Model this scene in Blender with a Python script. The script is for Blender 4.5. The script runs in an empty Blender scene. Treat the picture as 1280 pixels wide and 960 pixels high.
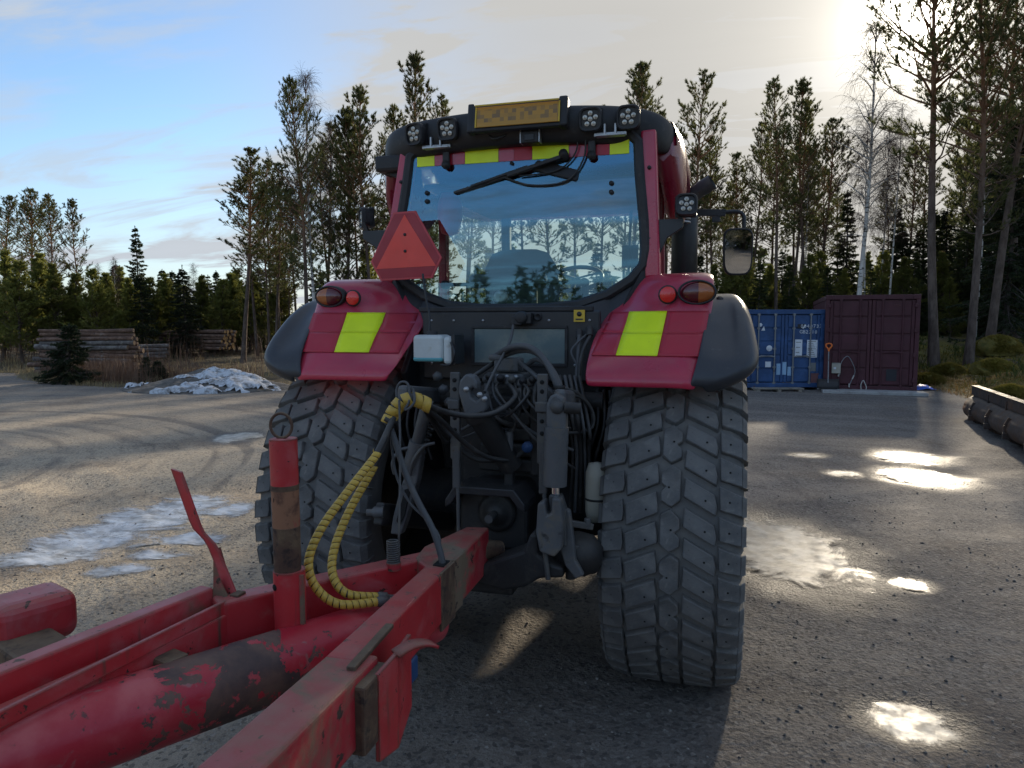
import bpy, bmesh, math, random
import numpy as np
from mathutils import Vector, Matrix

sc = bpy.context.scene
COL = sc.collection
R = math.radians

# ------------------------------------------------------------------ camera
FOC, YAW, PITCH = 900.0, R(16.0), math.atan(75 / 900.0)
CAM = np.array([1.19, -4.38, 2.08])
cam = bpy.data.cameras.new('camera')
cam.sensor_width = 36.0
cam.lens = FOC / 1280 * 36.0
cam.clip_start, cam.clip_end = 0.05, 3000
camo = bpy.data.objects.new('camera', cam)
COL.objects.link(camo)
camo.location = CAM
camo.rotation_euler = (R(90) - PITCH, 0, YAW)
sc.camera = camo

# ------------------------------------------------------------------ daylight: low sun behind thin high cloud, ahead and to the right
SUN_EL, SUN_AZ = R(19.6), R(12.5)          # azimuth clockwise from +Y
SUN = Vector((math.sin(SUN_AZ) * math.cos(SUN_EL), math.cos(SUN_AZ) * math.cos(SUN_EL), math.sin(SUN_EL)))
EXPOSURE = 1.55
sc.view_settings.view_transform = 'Standard'
sc.view_settings.look = 'None'
sc.view_settings.exposure = EXPOSURE
sc.view_settings.gamma = 1.0
sc.view_settings.use_curve_mapping = False
sl = bpy.data.lights.new('sun', 'SUN')
sl.energy, sl.angle, sl.color = 2.3, R(2.2), (1.0, 0.86, 0.66)
slo = bpy.data.objects.new('sun', sl)
COL.objects.link(slo)
slo.rotation_euler = (-SUN).to_track_quat('-Z', 'Y').to_euler()

W = bpy.data.worlds.new('World')
sc.world = W
W.use_nodes = True
def sky_world():
    nt = W.node_tree; n = nt.nodes; L = nt.links
    n.clear()
    def nd(t, **k):
        x = n.new(t)
        for a, b in k.items(): setattr(x, a, b)
        return x
    def math_(op, a, b=None, c=None, clamp=False):
        m = nd('ShaderNodeMath', operation=op, use_clamp=clamp)
        for i, v in enumerate((a, b, c)):
            if v is None: continue
            if isinstance(v, (int, float)): m.inputs[i].default_value = v
            else: L.new(v, m.inputs[i])
        return m.outputs[0]
    def ramp(v, lo, hi, smooth=True):
        m = nd('ShaderNodeMapRange', interpolation_type='SMOOTHSTEP' if smooth else 'LINEAR', clamp=True)
        L.new(v, m.inputs['Value']); m.inputs['From Min'].default_value = lo; m.inputs['From Max'].default_value = hi
        return m.outputs[0]
    def mix(f, a, b):
        m = nd('ShaderNodeMix', data_type='RGBA')
        if isinstance(f, (int, float)): m.inputs[0].default_value = f
        else: L.new(f, m.inputs[0])
        for v, i in ((a, 6), (b, 7)):
            if isinstance(v, tuple): m.inputs[i].default_value = (*v, 1)
            else: L.new(v, m.inputs[i])
        return m.outputs[2]
    out = nd('ShaderNodeOutputWorld'); bg = nd('ShaderNodeBackground')
    sky = nd('ShaderNodeTexSky', sky_type='NISHITA', sun_disc=False)
    sky.sun_elevation, sky.sun_rotation = SUN_EL, SUN_AZ
    sky.air_density, sky.dust_density, sky.ozone_density = 1.0, 0.3, 3.2
    tc = nd('ShaderNodeTexCoord')
    nrm = nd('ShaderNodeVectorMath', operation='NORMALIZE'); L.new(tc.outputs['Generated'], nrm.inputs[0])
    sep = nd('ShaderNodeSeparateXYZ'); L.new(nrm.outputs[0], sep.inputs[0])
    dot = nd('ShaderNodeVectorMath', operation='DOT_PRODUCT'); L.new(nrm.outputs[0], dot.inputs[0]); dot.inputs[1].default_value = SUN
    cs = dot.outputs['Value']
    zz = math_('MAXIMUM', sep.outputs['Z'], 0.0)
    den = math_('ADD', zz, 0.16)
    cx = math_('DIVIDE', sep.outputs['X'], den); cy = math_('DIVIDE', sep.outputs['Y'], den)
    cmb = nd('ShaderNodeCombineXYZ'); L.new(cx, cmb.inputs[0]); L.new(cy, cmb.inputs[1])
    def cloud(rot, sx, sy, detail, dist, off):
        mp = nd('ShaderNodeMapping'); L.new(cmb.outputs[0], mp.inputs[0])
        mp.inputs['Rotation'].default_value = (0, 0, R(rot)); mp.inputs['Scale'].default_value = (sx, sy, 1); mp.inputs['Location'].default_value = (off, off * .7, 0)
        t = nd('ShaderNodeTexNoise'); L.new(mp.outputs[0], t.inputs['Vector'])
        t.inputs['Scale'].default_value = 1.0; t.inputs['Detail'].default_value = detail; t.inputs['Roughness'].default_value = .58; t.inputs['Distortion'].default_value = dist
        return t.outputs['Fac']
    streak = cloud(24, .55, 1.9, 6, .5, 3.1)
    wisps = cloud(30, 1.3, 4.2, 7, .9, 9.7)
    # the thin veil of cirrostratus thickens towards the sun and towards the horizon
    veil_sun = ramp(cs, .60, .93)
    hz = math_('SUBTRACT', 1.0, ramp(zz, .02, .25))
    cov = math_('ADD', math_('MULTIPLY', veil_sun, .95), math_('MULTIPLY', ramp(streak, .46, .64), .70))
    cov = math_('ADD', cov, math_('MULTIPLY', hz, .56))
    cov = math_('ADD', cov, math_('MULTIPLY', ramp(wisps, .50, .68), .50))
    cov = math_('MINIMUM', cov, 1.0)
    skb = nd('ShaderNodeVectorMath', operation='SCALE'); L.new(sky.outputs[0], skb.inputs[0]); skb.inputs['Scale'].default_value = 0.074
    # lit cloud: cool grey away from the sun, cream near it
    near = ramp(cs, .55, .97)
    cl = mix(near, (.196, .213, .234), (.204, .200, .191))
    tex = math_('ADD', math_('MULTIPLY', streak, .22), .89)
    clv = nd('ShaderNodeVectorMath', operation='SCALE'); L.new(cl, clv.inputs[0]); L.new(tex, clv.inputs['Scale'])
    base = mix(cov, skb.outputs[0], clv.outputs[0])
    # aureole of the veiled sun
    g1 = math_('ADD', math_('MULTIPLY', math_('POWER', math_('MAXIMUM', cs, 0.0), 1400.0), .75), math_('MULTIPLY', math_('POWER', math_('MAXIMUM', cs, 0.0), 260.0), .06))
    g2 = math_('POWER', math_('MAXIMUM', cs, 0.0), 60.0)
    glow = nd('ShaderNodeVectorMath', operation='SCALE'); glow.inputs[0].default_value = (1, .93, .78); L.new(math_('MULTIPLY', g1, 3.5), glow.inputs['Scale'])
    glow2 = nd('ShaderNodeVectorMath', operation='SCALE'); glow2.inputs[0].default_value = (1, .88, .68); L.new(math_('MULTIPLY', g2, .11), glow2.inputs['Scale'])
    a1 = nd('ShaderNodeVectorMath', operation='ADD'); L.new(base, a1.inputs[0]); L.new(glow.outputs[0], a1.inputs[1])
    a2 = nd('ShaderNodeVectorMath', operation='ADD'); L.new(a1.outputs[0], a2.inputs[0]); L.new(glow2.outputs[0], a2.inputs[1])
    L.new(a2.outputs[0], bg.inputs['Color']); bg.inputs['Strength'].default_value = 1.0
    L.new(bg.outputs[0], out.inputs[0])
sky_world()

# ------------------------------------------------------------------ where things stand: ground height and sight lines
FH = np.array([-math.sin(YAW), math.cos(YAW)])       # level view direction
RH = np.array([math.cos(YAW), math.sin(YAW)])        # to the right of it
_F = np.array([FH[0] * math.cos(PITCH), FH[1] * math.cos(PITCH), -math.sin(PITCH)])
_R = np.array([RH[0], RH[1], 0.0])
_U = np.cross(_R, _F)
def ray(px, py): return _F + _R * (px - 640) / FOC - _U * (py - 480) / FOC
def at(px, py, Y):
    r = ray(px, py); p = CAM + r * ((Y - CAM[1]) / r[1]); return Vector(p)
def atz(px, py, Z):
    r = ray(px, py); p = CAM + r * ((Z - CAM[2]) / r[2]); return Vector(p)
def sstep(a, b, x):
    t = np.clip((np.asarray(x, float) - a) / (b - a), 0, 1); return t * t * (3 - 2 * t)

def _hash(ix, iy, s):
    h = (ix.astype(np.int64) * 374761393 + iy.astype(np.int64) * 668265263 + s * 974634777) & 0xffffffff
    h = ((h ^ (h >> 13)) * 1274126177) & 0xffffffff
    return ((h ^ (h >> 16)) & 0xffffff) / float(0xffffff)
def vnoise(x, y, s=0):
    x = np.asarray(x, float); y = np.asarray(y, float)
    ix = np.floor(x); iy = np.floor(y); fx = x - ix; fy = y - iy
    fx = fx * fx * (3 - 2 * fx); fy = fy * fy * (3 - 2 * fy)
    a = _hash(ix, iy, s); b = _hash(ix + 1, iy, s); c = _hash(ix, iy + 1, s); d = _hash(ix + 1, iy + 1, s)
    return (a + (b - a) * fx) * (1 - fy) + (c + (d - c) * fx) * fy
def fbm(x, y, s=0, o=4):
    v = 0; a = .5
    for i in range(o):
        v = v + a * (vnoise(x, y, s + i * 17) - .5); x = np.asarray(x) * 2.03 + 3.7; y = np.asarray(y) * 2.03 - 1.3; a *= .5
    return v

def uv_of(x, y):
    dx = np.asarray(x, float) - CAM[0]; dy = np.asarray(y, float) - CAM[1]
    return dx * RH[0] + dy * RH[1], dx * FH[0] + dy * FH[1]     # metres right of, metres ahead of the camera
# forest edge as (metres right, metres ahead); the yard lies on the near side
EDGE = [(-80, 31), (-21, 30.5), (-17.8, 26.5), (-14.5, 24.2), (-10.5, 22.6), (-6, 24.5), (0, 26), (6, 25.5), (11.5, 22), (11.3, 18.4), (10.9, 15.2), (10.6, 12), (10.4, 8), (10.3, 0), (10.2, -40)]
def forest_sd(u, d):
    """distance past the yard's edge, > 0 on forest floor"""
    u = np.asarray(u, float); d = np.asarray(d, float)
    best = np.full(u.shape, 1e9); 
    for (x0, y0), (x1, y1) in zip(EDGE[:-1], EDGE[1:]):
        ex, ey = x1 - x0, y1 - y0
        t = np.clip(((u - x0) * ex + (d - y0) * ey) / (ex * ex + ey * ey), 0, 1)
        qx, qy = u - (x0 + t * ex), d - (y0 + t * ey)
        best = np.minimum(best, np.hypot(qx, qy))
    xs = [p[0] for p in EDGE[:9]]; ys = [p[1] for p in EDGE[:9]]
    lim = np.interp(u, xs, ys)
    ys2 = [p[1] for p in EDGE[8:]][::-1]; xs2 = [p[0] for p in EDGE[8:]][::-1]
    right = np.interp(d, ys2, xs2)
    inside = (d < lim) & (u < np.where(d < 22, right, 11.5))
    return np.where(inside, -best, best)
# shallow hollows that hold water: centre (m right, m ahead), radii, depth
def _pud(px, py, wx, wy, dep):
    best = None
    r = ray(px, py)
    t = 3.0
    for _ in range(4000):
        p = CAM + r * t
        u, d = uv_of(p[0], p[1])
        if p[2] < base_h(u, d): break
        t += .01
    u, d = float(u), float(d)
    ru = wx * d / FOC
    z0 = float(base_h(u, d)); hcam = CAM[2] - z0
    rd = wy * d * d / (FOC * hcam)
    return (u, d, ru, rd, dep, z0)
def base_h(u, d):
    rise = .022 * np.clip(np.asarray(d, float) - 5.0, 0, 14)
    z = rise * sstep(-5.0, 5.0, u)
    sd = forest_sd(u, d)
    z = z + .75 * sstep(0, 6, sd) * sstep(7, 11, u) + .9 * sstep(3, 26, sd) * sstep(8, 12, u)
    return z + .25 * sstep(2, 14, sd) * (1 - sstep(-4, 6, u))
PUDDLES = [_pud(968, 682, 94, 52, .046), _pud(1010, 569, 24, 3, .015), _pud(1137, 571, 44, 9, .016), _pud(1152, 597, 50, 14, .02), _pud(1052, 591, 22, 5, .02),
           _pud(1140, 731, 26, 10, .018), _pud(1140, 902, 68, 33, .026), _pud(298, 546, 32, 8, .02)]
ICE = [_pud(62, 692, 88, 25, .018), _pud(122, 668, 96, 27, .018), _pud(186, 648, 86, 24, .018), _pud(238, 630, 60, 17, .016), _pud(288, 636, 44, 12, .014), _pud(150, 712, 52, 10, .014), _pud(196, 693, 56, 10, .014), _pud(244, 672, 52, 10, .014)]
def fine_h(u, d):
    """relief of the gravel, ruts and forest floor, metres"""
    sd = forest_sd(u, d)
    yard = 1 - sstep(-.6, .8, sd)
    z = .030 * fbm(u * .55, d * .55, 5, 3) + .020 * fbm(u * 2.6, d * 2.6, 9, 4) + .016 * fbm(u * 11, d * 11, 21, 3) + .009 * fbm(u * 27, d * 27, 23, 2)
    # ruts where wheels turned round the yard
    for (cx, cy, rr, w) in ((-2, 26, 17.2, .30), (-2, 26, 19.3, .3), (-9, 24, 12.5, .28), (7, -2, 9.6, .3), (8.5, -1.5, 11.4, .3), (-14, 2, 9.2, .25), (-14, 2, 11.0, .25)):
        q = np.hypot(u - cx, d - cy) - rr + .25 * fbm(u * .5, d * .5, 31, 2)
        z = z - .028 * np.exp(-(q / w) ** 2) * (.6 + .8 * vnoise(u * .4, d * .4, 3)) + .012 * np.exp(-((np.abs(q) - 2 * w) / (w * .5)) ** 2)
    z = z * yard
    wood = sstep(-.2, 1.2, sd)
    z = z + wood * (.30 * fbm(u * .6, d * .6, 41, 4) + .12 * fbm(u * 2.2, d * 2.2, 43, 3) + .06)
    hum = sstep(.3, 1.6, sd) * sstep(9.5, 11.5, u)
    z = z + hum * .55 * np.maximum(0, fbm(u * .75 + 3, d * .75, 57, 3)) * 2
    return z
def ground(u, d):
    u = np.asarray(u, float); d = np.asarray(d, float)
    b = base_h(u, d); f = fine_h(u, d)
    for (pu, pd, ru, rd, dep, z0) in PUDDLES + ICE:
        q = np.hypot((u - pu) / ru, (d - pd) / rd)
        k = 1 - sstep(1.0, 2.2, q)
        b = b * (1 - k) + z0 * k
        f = f * (1 - .2 * k) + k * (.012 * fbm(u * 4.1, d * 2.6, 61, 4) + .010 * fbm(u * 9, d * 6, 63, 3)) - dep * (1 - sstep(.35, 1.35, q))
    return b + f
def gz(x, y):
    u, d = uv_of(x, y); return float(ground(u, d))
def spot(px, d):
    """a point on the ground d metres ahead in the direction of column px"""
    u = (px - 640) / FOC * d
    x = CAM[0] + RH[0] * u + FH[0] * d; y = CAM[1] + RH[1] * u + FH[1] * d
    return Vector((x, y, gz(x, y)))
# ------------------------------------------------------------------ materials
MATS = {}
class NT:
    def __init__(s, m):
        s.t = m.node_tree; s.n = s.t.nodes; s.L = s.t.links; s.b = s.n['Principled BSDF']; s.tc = s.n.new('ShaderNodeTexCoord')
    def src(s, v, sock):
        if isinstance(v, (int, float)): sock.default_value = v
        elif isinstance(v, tuple): sock.default_value = (*v, 1) if len(v) == 3 and len(sock.default_value) == 4 else v
        else: s.L.new(v, sock)
    def noise(s, scale, detail=5, rough=.6, vec=None, dist=0, stretch=None):
        t = s.n.new('ShaderNodeTexNoise'); t.inputs['Scale'].default_value = scale; t.inputs['Detail'].default_value = detail; t.inputs['Roughness'].default_value = rough; t.inputs['Distortion'].default_value = dist
        v = vec or s.tc.outputs['Object']
        if stretch:
            mp = s.n.new('ShaderNodeMapping'); mp.inputs['Scale'].default_value = stretch; s.L.new(v, mp.inputs[0]); v = mp.outputs[0]
        s.L.new(v, t.inputs['Vector']); return t.outputs['Fac']
    def voro(s, scale, feature='F1', out='Distance'):
        t = s.n.new('ShaderNodeTexVoronoi'); t.feature = feature; t.inputs['Scale'].default_value = scale; s.L.new(s.tc.outputs['Object'], t.inputs['Vector']); return t.outputs[out]
    def ramp(s, v, lo, hi, a=0.0, b=1.0):
        m = s.n.new('ShaderNodeMapRange'); m.interpolation_type = 'SMOOTHSTEP'; s.L.new(v, m.inputs['Value'])
        for k, q in zip(('From Min', 'From Max', 'To Min', 'To Max'), (lo, hi, a, b)): m.inputs[k].default_value = q
        return m.outputs[0]
    def math(s, op, a, b=0.0):
        m = s.n.new('ShaderNodeMath'); m.operation = op; s.src(a, m.inputs[0]); s.src(b, m.inputs[1]); return m.outputs[0]
    def mix(s, f, a, b):
        m = s.n.new('ShaderNodeMix'); m.data_type = 'RGBA'; s.src(f, m.inputs[0]); s.src(a, m.inputs[6]); s.src(b, m.inputs[7]); return m.outputs[2]
    def xyz(s, o='Object'):
        x = s.n.new('ShaderNodeSeparateXYZ'); s.L.new(s.tc.outputs[o], x.inputs[0]); return x.outputs
    def normal_z(s):
        g = s.n.new('ShaderNodeNewGeometry'); x = s.n.new('ShaderNodeSeparateXYZ'); s.L.new(g.outputs['Normal'], x.inputs[0]); return x.outputs[2]
    def attr(s, name):
        a = s.n.new('ShaderNodeAttribute'); a.attribute_name = name; return a.outputs['Fac']
    def bump(s, h, strength=.3, dist=.01):
        b = s.n.new('ShaderNodeBump'); b.inputs['Strength'].default_value = strength; b.inputs['Distance'].default_value = dist; s.L.new(h, b.inputs['Height']); s.L.new(b.outputs[0], s.b.inputs['Normal'])
    def set(s, **k):
        for a, v in k.items(): s.src(v, s.b.inputs[a.replace('_', ' ')])
def new_mat(name):
    m = bpy.data.materials.new(name); m.use_nodes = True; MATS[name] = m; return m, NT(m)
def M(name, col, rough=.5, metal=0.0, layers=(), dust=None, bump=None, coat=0.0, spec=.5, streak=None):
    """base colour plus worn layers: (colour, scale, lo, hi, roughness); dust = (colour, amount) settles on upward faces"""
    if name in MATS: return MATS[name]
    m, t = new_mat(name)
    c = t.mix(t.ramp(t.noise(3.1, 4), .3, .7), tuple(x * .90 for x in col), tuple(min(1, x * 1.08) for x in col))
    rg = t.math('ADD', t.ramp(t.noise(7, 5), .3, .7, -.06, .08), rough)
    for (lc, s, lo, hi, lr) in layers:
        f = t.ramp(t.noise(s, 7, .65, dist=.4), lo, hi)
        c = t.mix(f, c, lc); rg = t.mix(f, rg, (lr, lr, lr))
    if streak:
        f = t.ramp(t.noise(1, 5, .6, stretch=(22, 22, 1.6)), streak[1], streak[2]); c = t.mix(f, c, streak[0])
    if dust:
        f = t.math('MULTIPLY', t.ramp(t.normal_z(), .15, .95), dust[1]); f = t.math('MULTIPLY', f, t.ramp(t.noise(9, 6), .25, .7, .45, 1.0))
        c = t.mix(f, c, dust[0])
        f2 = t.ramp(t.noise(14, 7, .7), .52, .8, 0, dust[1] * .7); c = t.mix(f2, c, dust[0]); rg = t.mix(f2, rg, (.8, .8, .8))
    t.set(Base_Color=c, Roughness=rg, Metallic=metal)
    t.b.inputs['Specular IOR Level'].default_value = spec
    if coat: t.b.inputs['Coat Weight'].default_value = coat; t.b.inputs['Coat Roughness'].default_value = .12
    if bump: t.bump(t.noise(bump[0], 6), bump[1], bump[2])
    return m

DUSTC = (.23, .205, .17)
M('maroon_paint', (.46, .016, .056), .32, 0, [((.25, .04, .06), 26, .60, .80, .55)], (DUSTC, .22), (160, .05, .002), .45)
M('roof_red', (.200, .008, .026), .30, 0, [((.25, .05, .07), 30, .62, .8, .5)], (DUSTC, .15), None, .4)
M('red_reflective', (.44, .012, .036), .38, 0, [((.42, .03, .05), 40, .6, .8, .6)], (DUSTC, .1), (420, .05, .001))
M('yellow_reflective', (.78, .95, .003), .42, 0, [((.50, .62, .02), 35, .62, .85, .6)], None, (420, .05, .001))
M('black_plastic', (.016, .016, .018), .55, 0, [((.06, .058, .055), 18, .55, .8, .7)], (DUSTC, .10), (240, .12, .002))
M('flare_plastic', (.030, .034, .042), .38, 0, [((.10, .10, .10), 24, .58, .85, .6)], (DUSTC, .10), (300, .08, .002))
M('black_paint', (.016, .018, .022), .42, 0, [((.055, .053, .05), 12, .55, .80, .75)], (DUSTC, .12), (120, .1, .002))
M('dark_machinery', (.020, .020, .021), .55, .15, [((.065, .06, .052), 8, .50, .75, .85), ((.09, .05, .03), 17, .64, .75, .85)], (DUSTC, .18), (90, .25, .004))
M('grey_machinery', (.075, .078, .082), .5, .35, [((.14, .13, .11), 9, .48, .72, .8), ((.10, .06, .035), 21, .62, .76, .85)], (DUSTC, .3), (90, .2, .003))
M('cast_grey', (.10, .105, .112), .55, .3, [((.16, .14, .115), 11, .5, .72, .85), ((.03, .03, .03), 15, .56, .74, .6)], (DUSTC, .3), (110, .25, .003))
M('chrome', (.75, .76, .78), .15, 1.0)
M('galvanised', (.42, .43, .44), .42, .7, [((.3, .29, .27), 20, .5, .75, .7)])
M('rubber_hose', (.020, .020, .021), .5, 0, [((.07, .065, .06), 14, .5, .8, .8)], (DUSTC, .3))
M('grey_hose', (.060, .064, .070), .55, 0, [((.12, .112, .10), 14, .5, .8, .8)], (DUSTC, .25))
M('yellow_spiral', (.55, .36, .055), .45, 0, [((.36, .25, .08), 30, .5, .75, .7), ((.13, .10, .06), 55, .62, .78, .8)], None, (200, .1, .002))
M('white_tank', (.55, .60, .60), .4, 0, [((.38, .37, .32), 14, .55, .8, .6)], (DUSTC, .25))
M('washer_fluid', (.10, .36, .40), .35)
M('orange_plastic', (.75, .16, .02), .4)
M('rust_orange', (.27, .125, .065), .75, 0, [((.10, .045, .028), 9, .45, .62, .85), ((.30, .02, .03), 7, .60, .66, .6), ((.03, .022, .02), 17, .6, .7, .85)], None, (90, .3, .003))
M('sign_red', (.33, .006, .016), .38, 0, [((.30, .04, .05), 40, .62, .8, .6)], None, (300, .05, .001))
M('sign_orange', (.80, .075, .052), .5, 0, [((.60, .09, .06), 30, .6, .8, .6)], None, (300, .05, .001))
M('sign_edge', (.52, .05, .06), .45)
M('lens_red', (.42, .010, .010), .18, 0, (), None, None, .6)
M('reflector_red', (.75, .02, .015), .25, 0, (), None, (400, .15, .002), .6)
M('lens_amber', (.36, .10, .02), .18, 0, (), None, None, .6)
M('lens_dark_red', (.10, .012, .016), .16, 0, (), None, None, .6)
M('led_lens', (.52, .50, .44), .12, .3, (), None, None, .5)
M('plate_black', (.015, .015, .016), .4)
M('sticker_yellow', (.60, .40, .03), .45, 0, [((.45, .33, .08), 40, .55, .8, .6)])
M('seat_cloth', (.10, .11, .125), .85, 0, (), None, (220, .3, .002))
M('cab_trim', (.045, .047, .05), .6, 0, [((.07, .07, .07), 10, .5, .8, .7)])
M('mirror_glass', (.75, .78, .8), .03, 1.0)
M('tyre_rubber', (.098, .100, .101), .80, 0, [((.20, .182, .155), 2.4, .50, .72, .95), ((.055, .054, .052), 3.7, .56, .74, .8), ((.150, .150, .146), 6, .40, .66, .92), ((.19, .185, .172), 24, .54, .74, .95), ((.03, .03, .03), 60, .62, .72, .8)], (DUSTC, .30), (150, .35, .004))
M('tyre_groove', (.13, .128, .124), .88, 0, [((.16, .155, .145), 7, .42, .7, .95)], (DUSTC, .45), (120, .4, .005))
M('stud_hole', (.006, .006, .006), .9)
# trailer paint: red gone matt, chipped to rust and smeared with dry mud
M('trailer_red', (.46, .026, .032), .42, 0, [((.46, .095, .098), 4, .46, .74, .6), ((.16, .10, .06), 2.3, .56, .70, .9), ((.06, .028, .020), 13, .635, .655, .9), ((.028, .020, .018), 31, .67, .685, .9)], ((.30, .22, .17), .42), (70, .08, .003), 0, .5, ((.12, .05, .035), .60, .78))
M('trailer_red_muddy', (.40, .020, .032), .5, 0, [((.40, .07, .075), 5, .50, .78, .6), ((.17, .12, .075), 3.2, .45, .60, .95), ((.045, .024, .018), 12, .60, .64, .9)], ((.25, .20, .14), .55), (70, .15, .004))
M('rusty_steel', (.085, .043, .027), .78, .1, [((.16, .105, .06), 6, .45, .65, .95), ((.035, .022, .018), 19, .5, .66, .85), ((.32, .02, .03), 9, .66, .70, .6)], ((.25, .19, .12), .5), (80, .35, .004))
def edge_wear(name, rust, width, lo, hi):
    m = MATS[name]; nt = m.node_tree; n = nt.nodes; L = nt.links; b = n['Principled BSDF']
    old = b.inputs['Base Color'].links[0].from_socket; orr = b.inputs['Roughness'].links[0].from_socket
    bv = n.new('ShaderNodeBevel'); bv.samples = 4; bv.inputs['Radius'].default_value = width
    g = n.new('ShaderNodeNewGeometry'); d = n.new('ShaderNodeVectorMath'); d.operation = 'DOT_PRODUCT'; L.new(bv.outputs[0], d.inputs[0]); L.new(g.outputs['Normal'], d.inputs[1])
    t = NT.__new__(NT); t.t = nt; t.n = n; t.L = L; t.b = b; t.tc = n.new('ShaderNodeTexCoord')
    f = t.math('MULTIPLY', t.ramp(d.outputs['Value'], .985, .86), t.ramp(t.noise(7, 8, .7), lo, hi))
    L.new(t.mix(f, old, rust), b.inputs['Base Color']); L.new(t.mix(f, orr, (.85, .85, .85)), b.inputs['Roughness'])
edge_wear('trailer_red', (.11, .055, .035), .016, .42, .56); edge_wear('trailer_red_muddy', (.15, .095, .058), .022, .36, .55); edge_wear('rusty_steel', (.22, .15, .10), .012, .4, .6)
def cylinder_paint():
    m, t = new_mat('cylinder_paint')
    x = t.xyz()
    # rust takes over towards the tractor end of the tube, with a torn edge; y runs along the tube
    mid = t.math('ABSOLUTE', t.math('SUBTRACT', x[1], .90))
    edge = t.math('SUBTRACT', t.math('SUBTRACT', t.math('ADD', t.math('MULTIPLY', t.noise(4.2, 9, .70, dist=.6), 1.75), t.math('MULTIPLY', t.noise(26, 6, .7), .25)), .80), mid)
    f = t.ramp(edge, .0, .015)
    chips = t.math('MULTIPLY', t.ramp(t.noise(11, 8, .7), .60, .612), t.ramp(mid, 1.0, .3))
    back = t.ramp(t.noise(4.0, 9, .70), .555, .575)
    f = t.math('MAXIMUM', f, chips)
    fade = t.mix(t.ramp(t.noise(4, 5), .42, .72), (.46, .022, .038), (.55, .10, .105))
    fade = t.mix(t.ramp(t.noise(9, 5, .6, dist=1), .62, .72), fade, (.34, .13, .12))
    rust = t.mix(t.ramp(t.noise(6, 6), .35, .65), (.072, .046, .042), (.165, .095, .068))
    rust = t.mix(t.ramp(t.noise(34, 5), .60, .75), rust, (.15, .085, .05))
    t.set(Base_Color=t.mix(t.math('MULTIPLY', f, t.math('SUBTRACT', 1.0, t.math('MULTIPLY', back, .95))), fade, rust), Roughness=t.mix(f, (.36, .36, .36), (.62, .62, .62)))
    t.bump(t.math('SUBTRACT', t.noise(60, 5), t.math('MULTIPLY', f, .8)), .3, .003)
cylinder_paint()
def glass_mat(name, tint, gloss, refl=(.55, .8, 1.0)):
    m = bpy.data.materials.new(name); m.use_nodes = True; MATS[name] = m
    n = m.node_tree.nodes; L = m.node_tree.links; n.clear()
    o = n.new('ShaderNodeOutputMaterial'); tr = n.new('ShaderNodeBsdfTransparent'); gl = n.new('ShaderNodeBsdfGlossy'); mx = n.new('ShaderNodeMixShader'); fr = n.new('ShaderNodeFresnel')
    fr.inputs['IOR'].default_value = 1.5
    ad = n.new('ShaderNodeMath'); ad.operation = 'ADD'; ad.use_clamp = True; ad.inputs[1].default_value = gloss; L.new(fr.outputs[0], ad.inputs[0])
    tr.inputs[0].default_value = (*tint, 1); gl.inputs[0].default_value = (*refl, 1); gl.inputs['Roughness'].default_value = .02
    L.new(ad.outputs[0], mx.inputs[0]); L.new(tr.outputs[0], mx.inputs[1]); L.new(gl.outputs[0], mx.inputs[2]); L.new(mx.outputs[0], o.inputs[0])
glass_mat('cab_glass', (.76, .93, .91), .12, (.34, .70, 1.0))
glass_mat('clear_glass', (.92, .97, .95), .03, (1, 1, 1))

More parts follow.
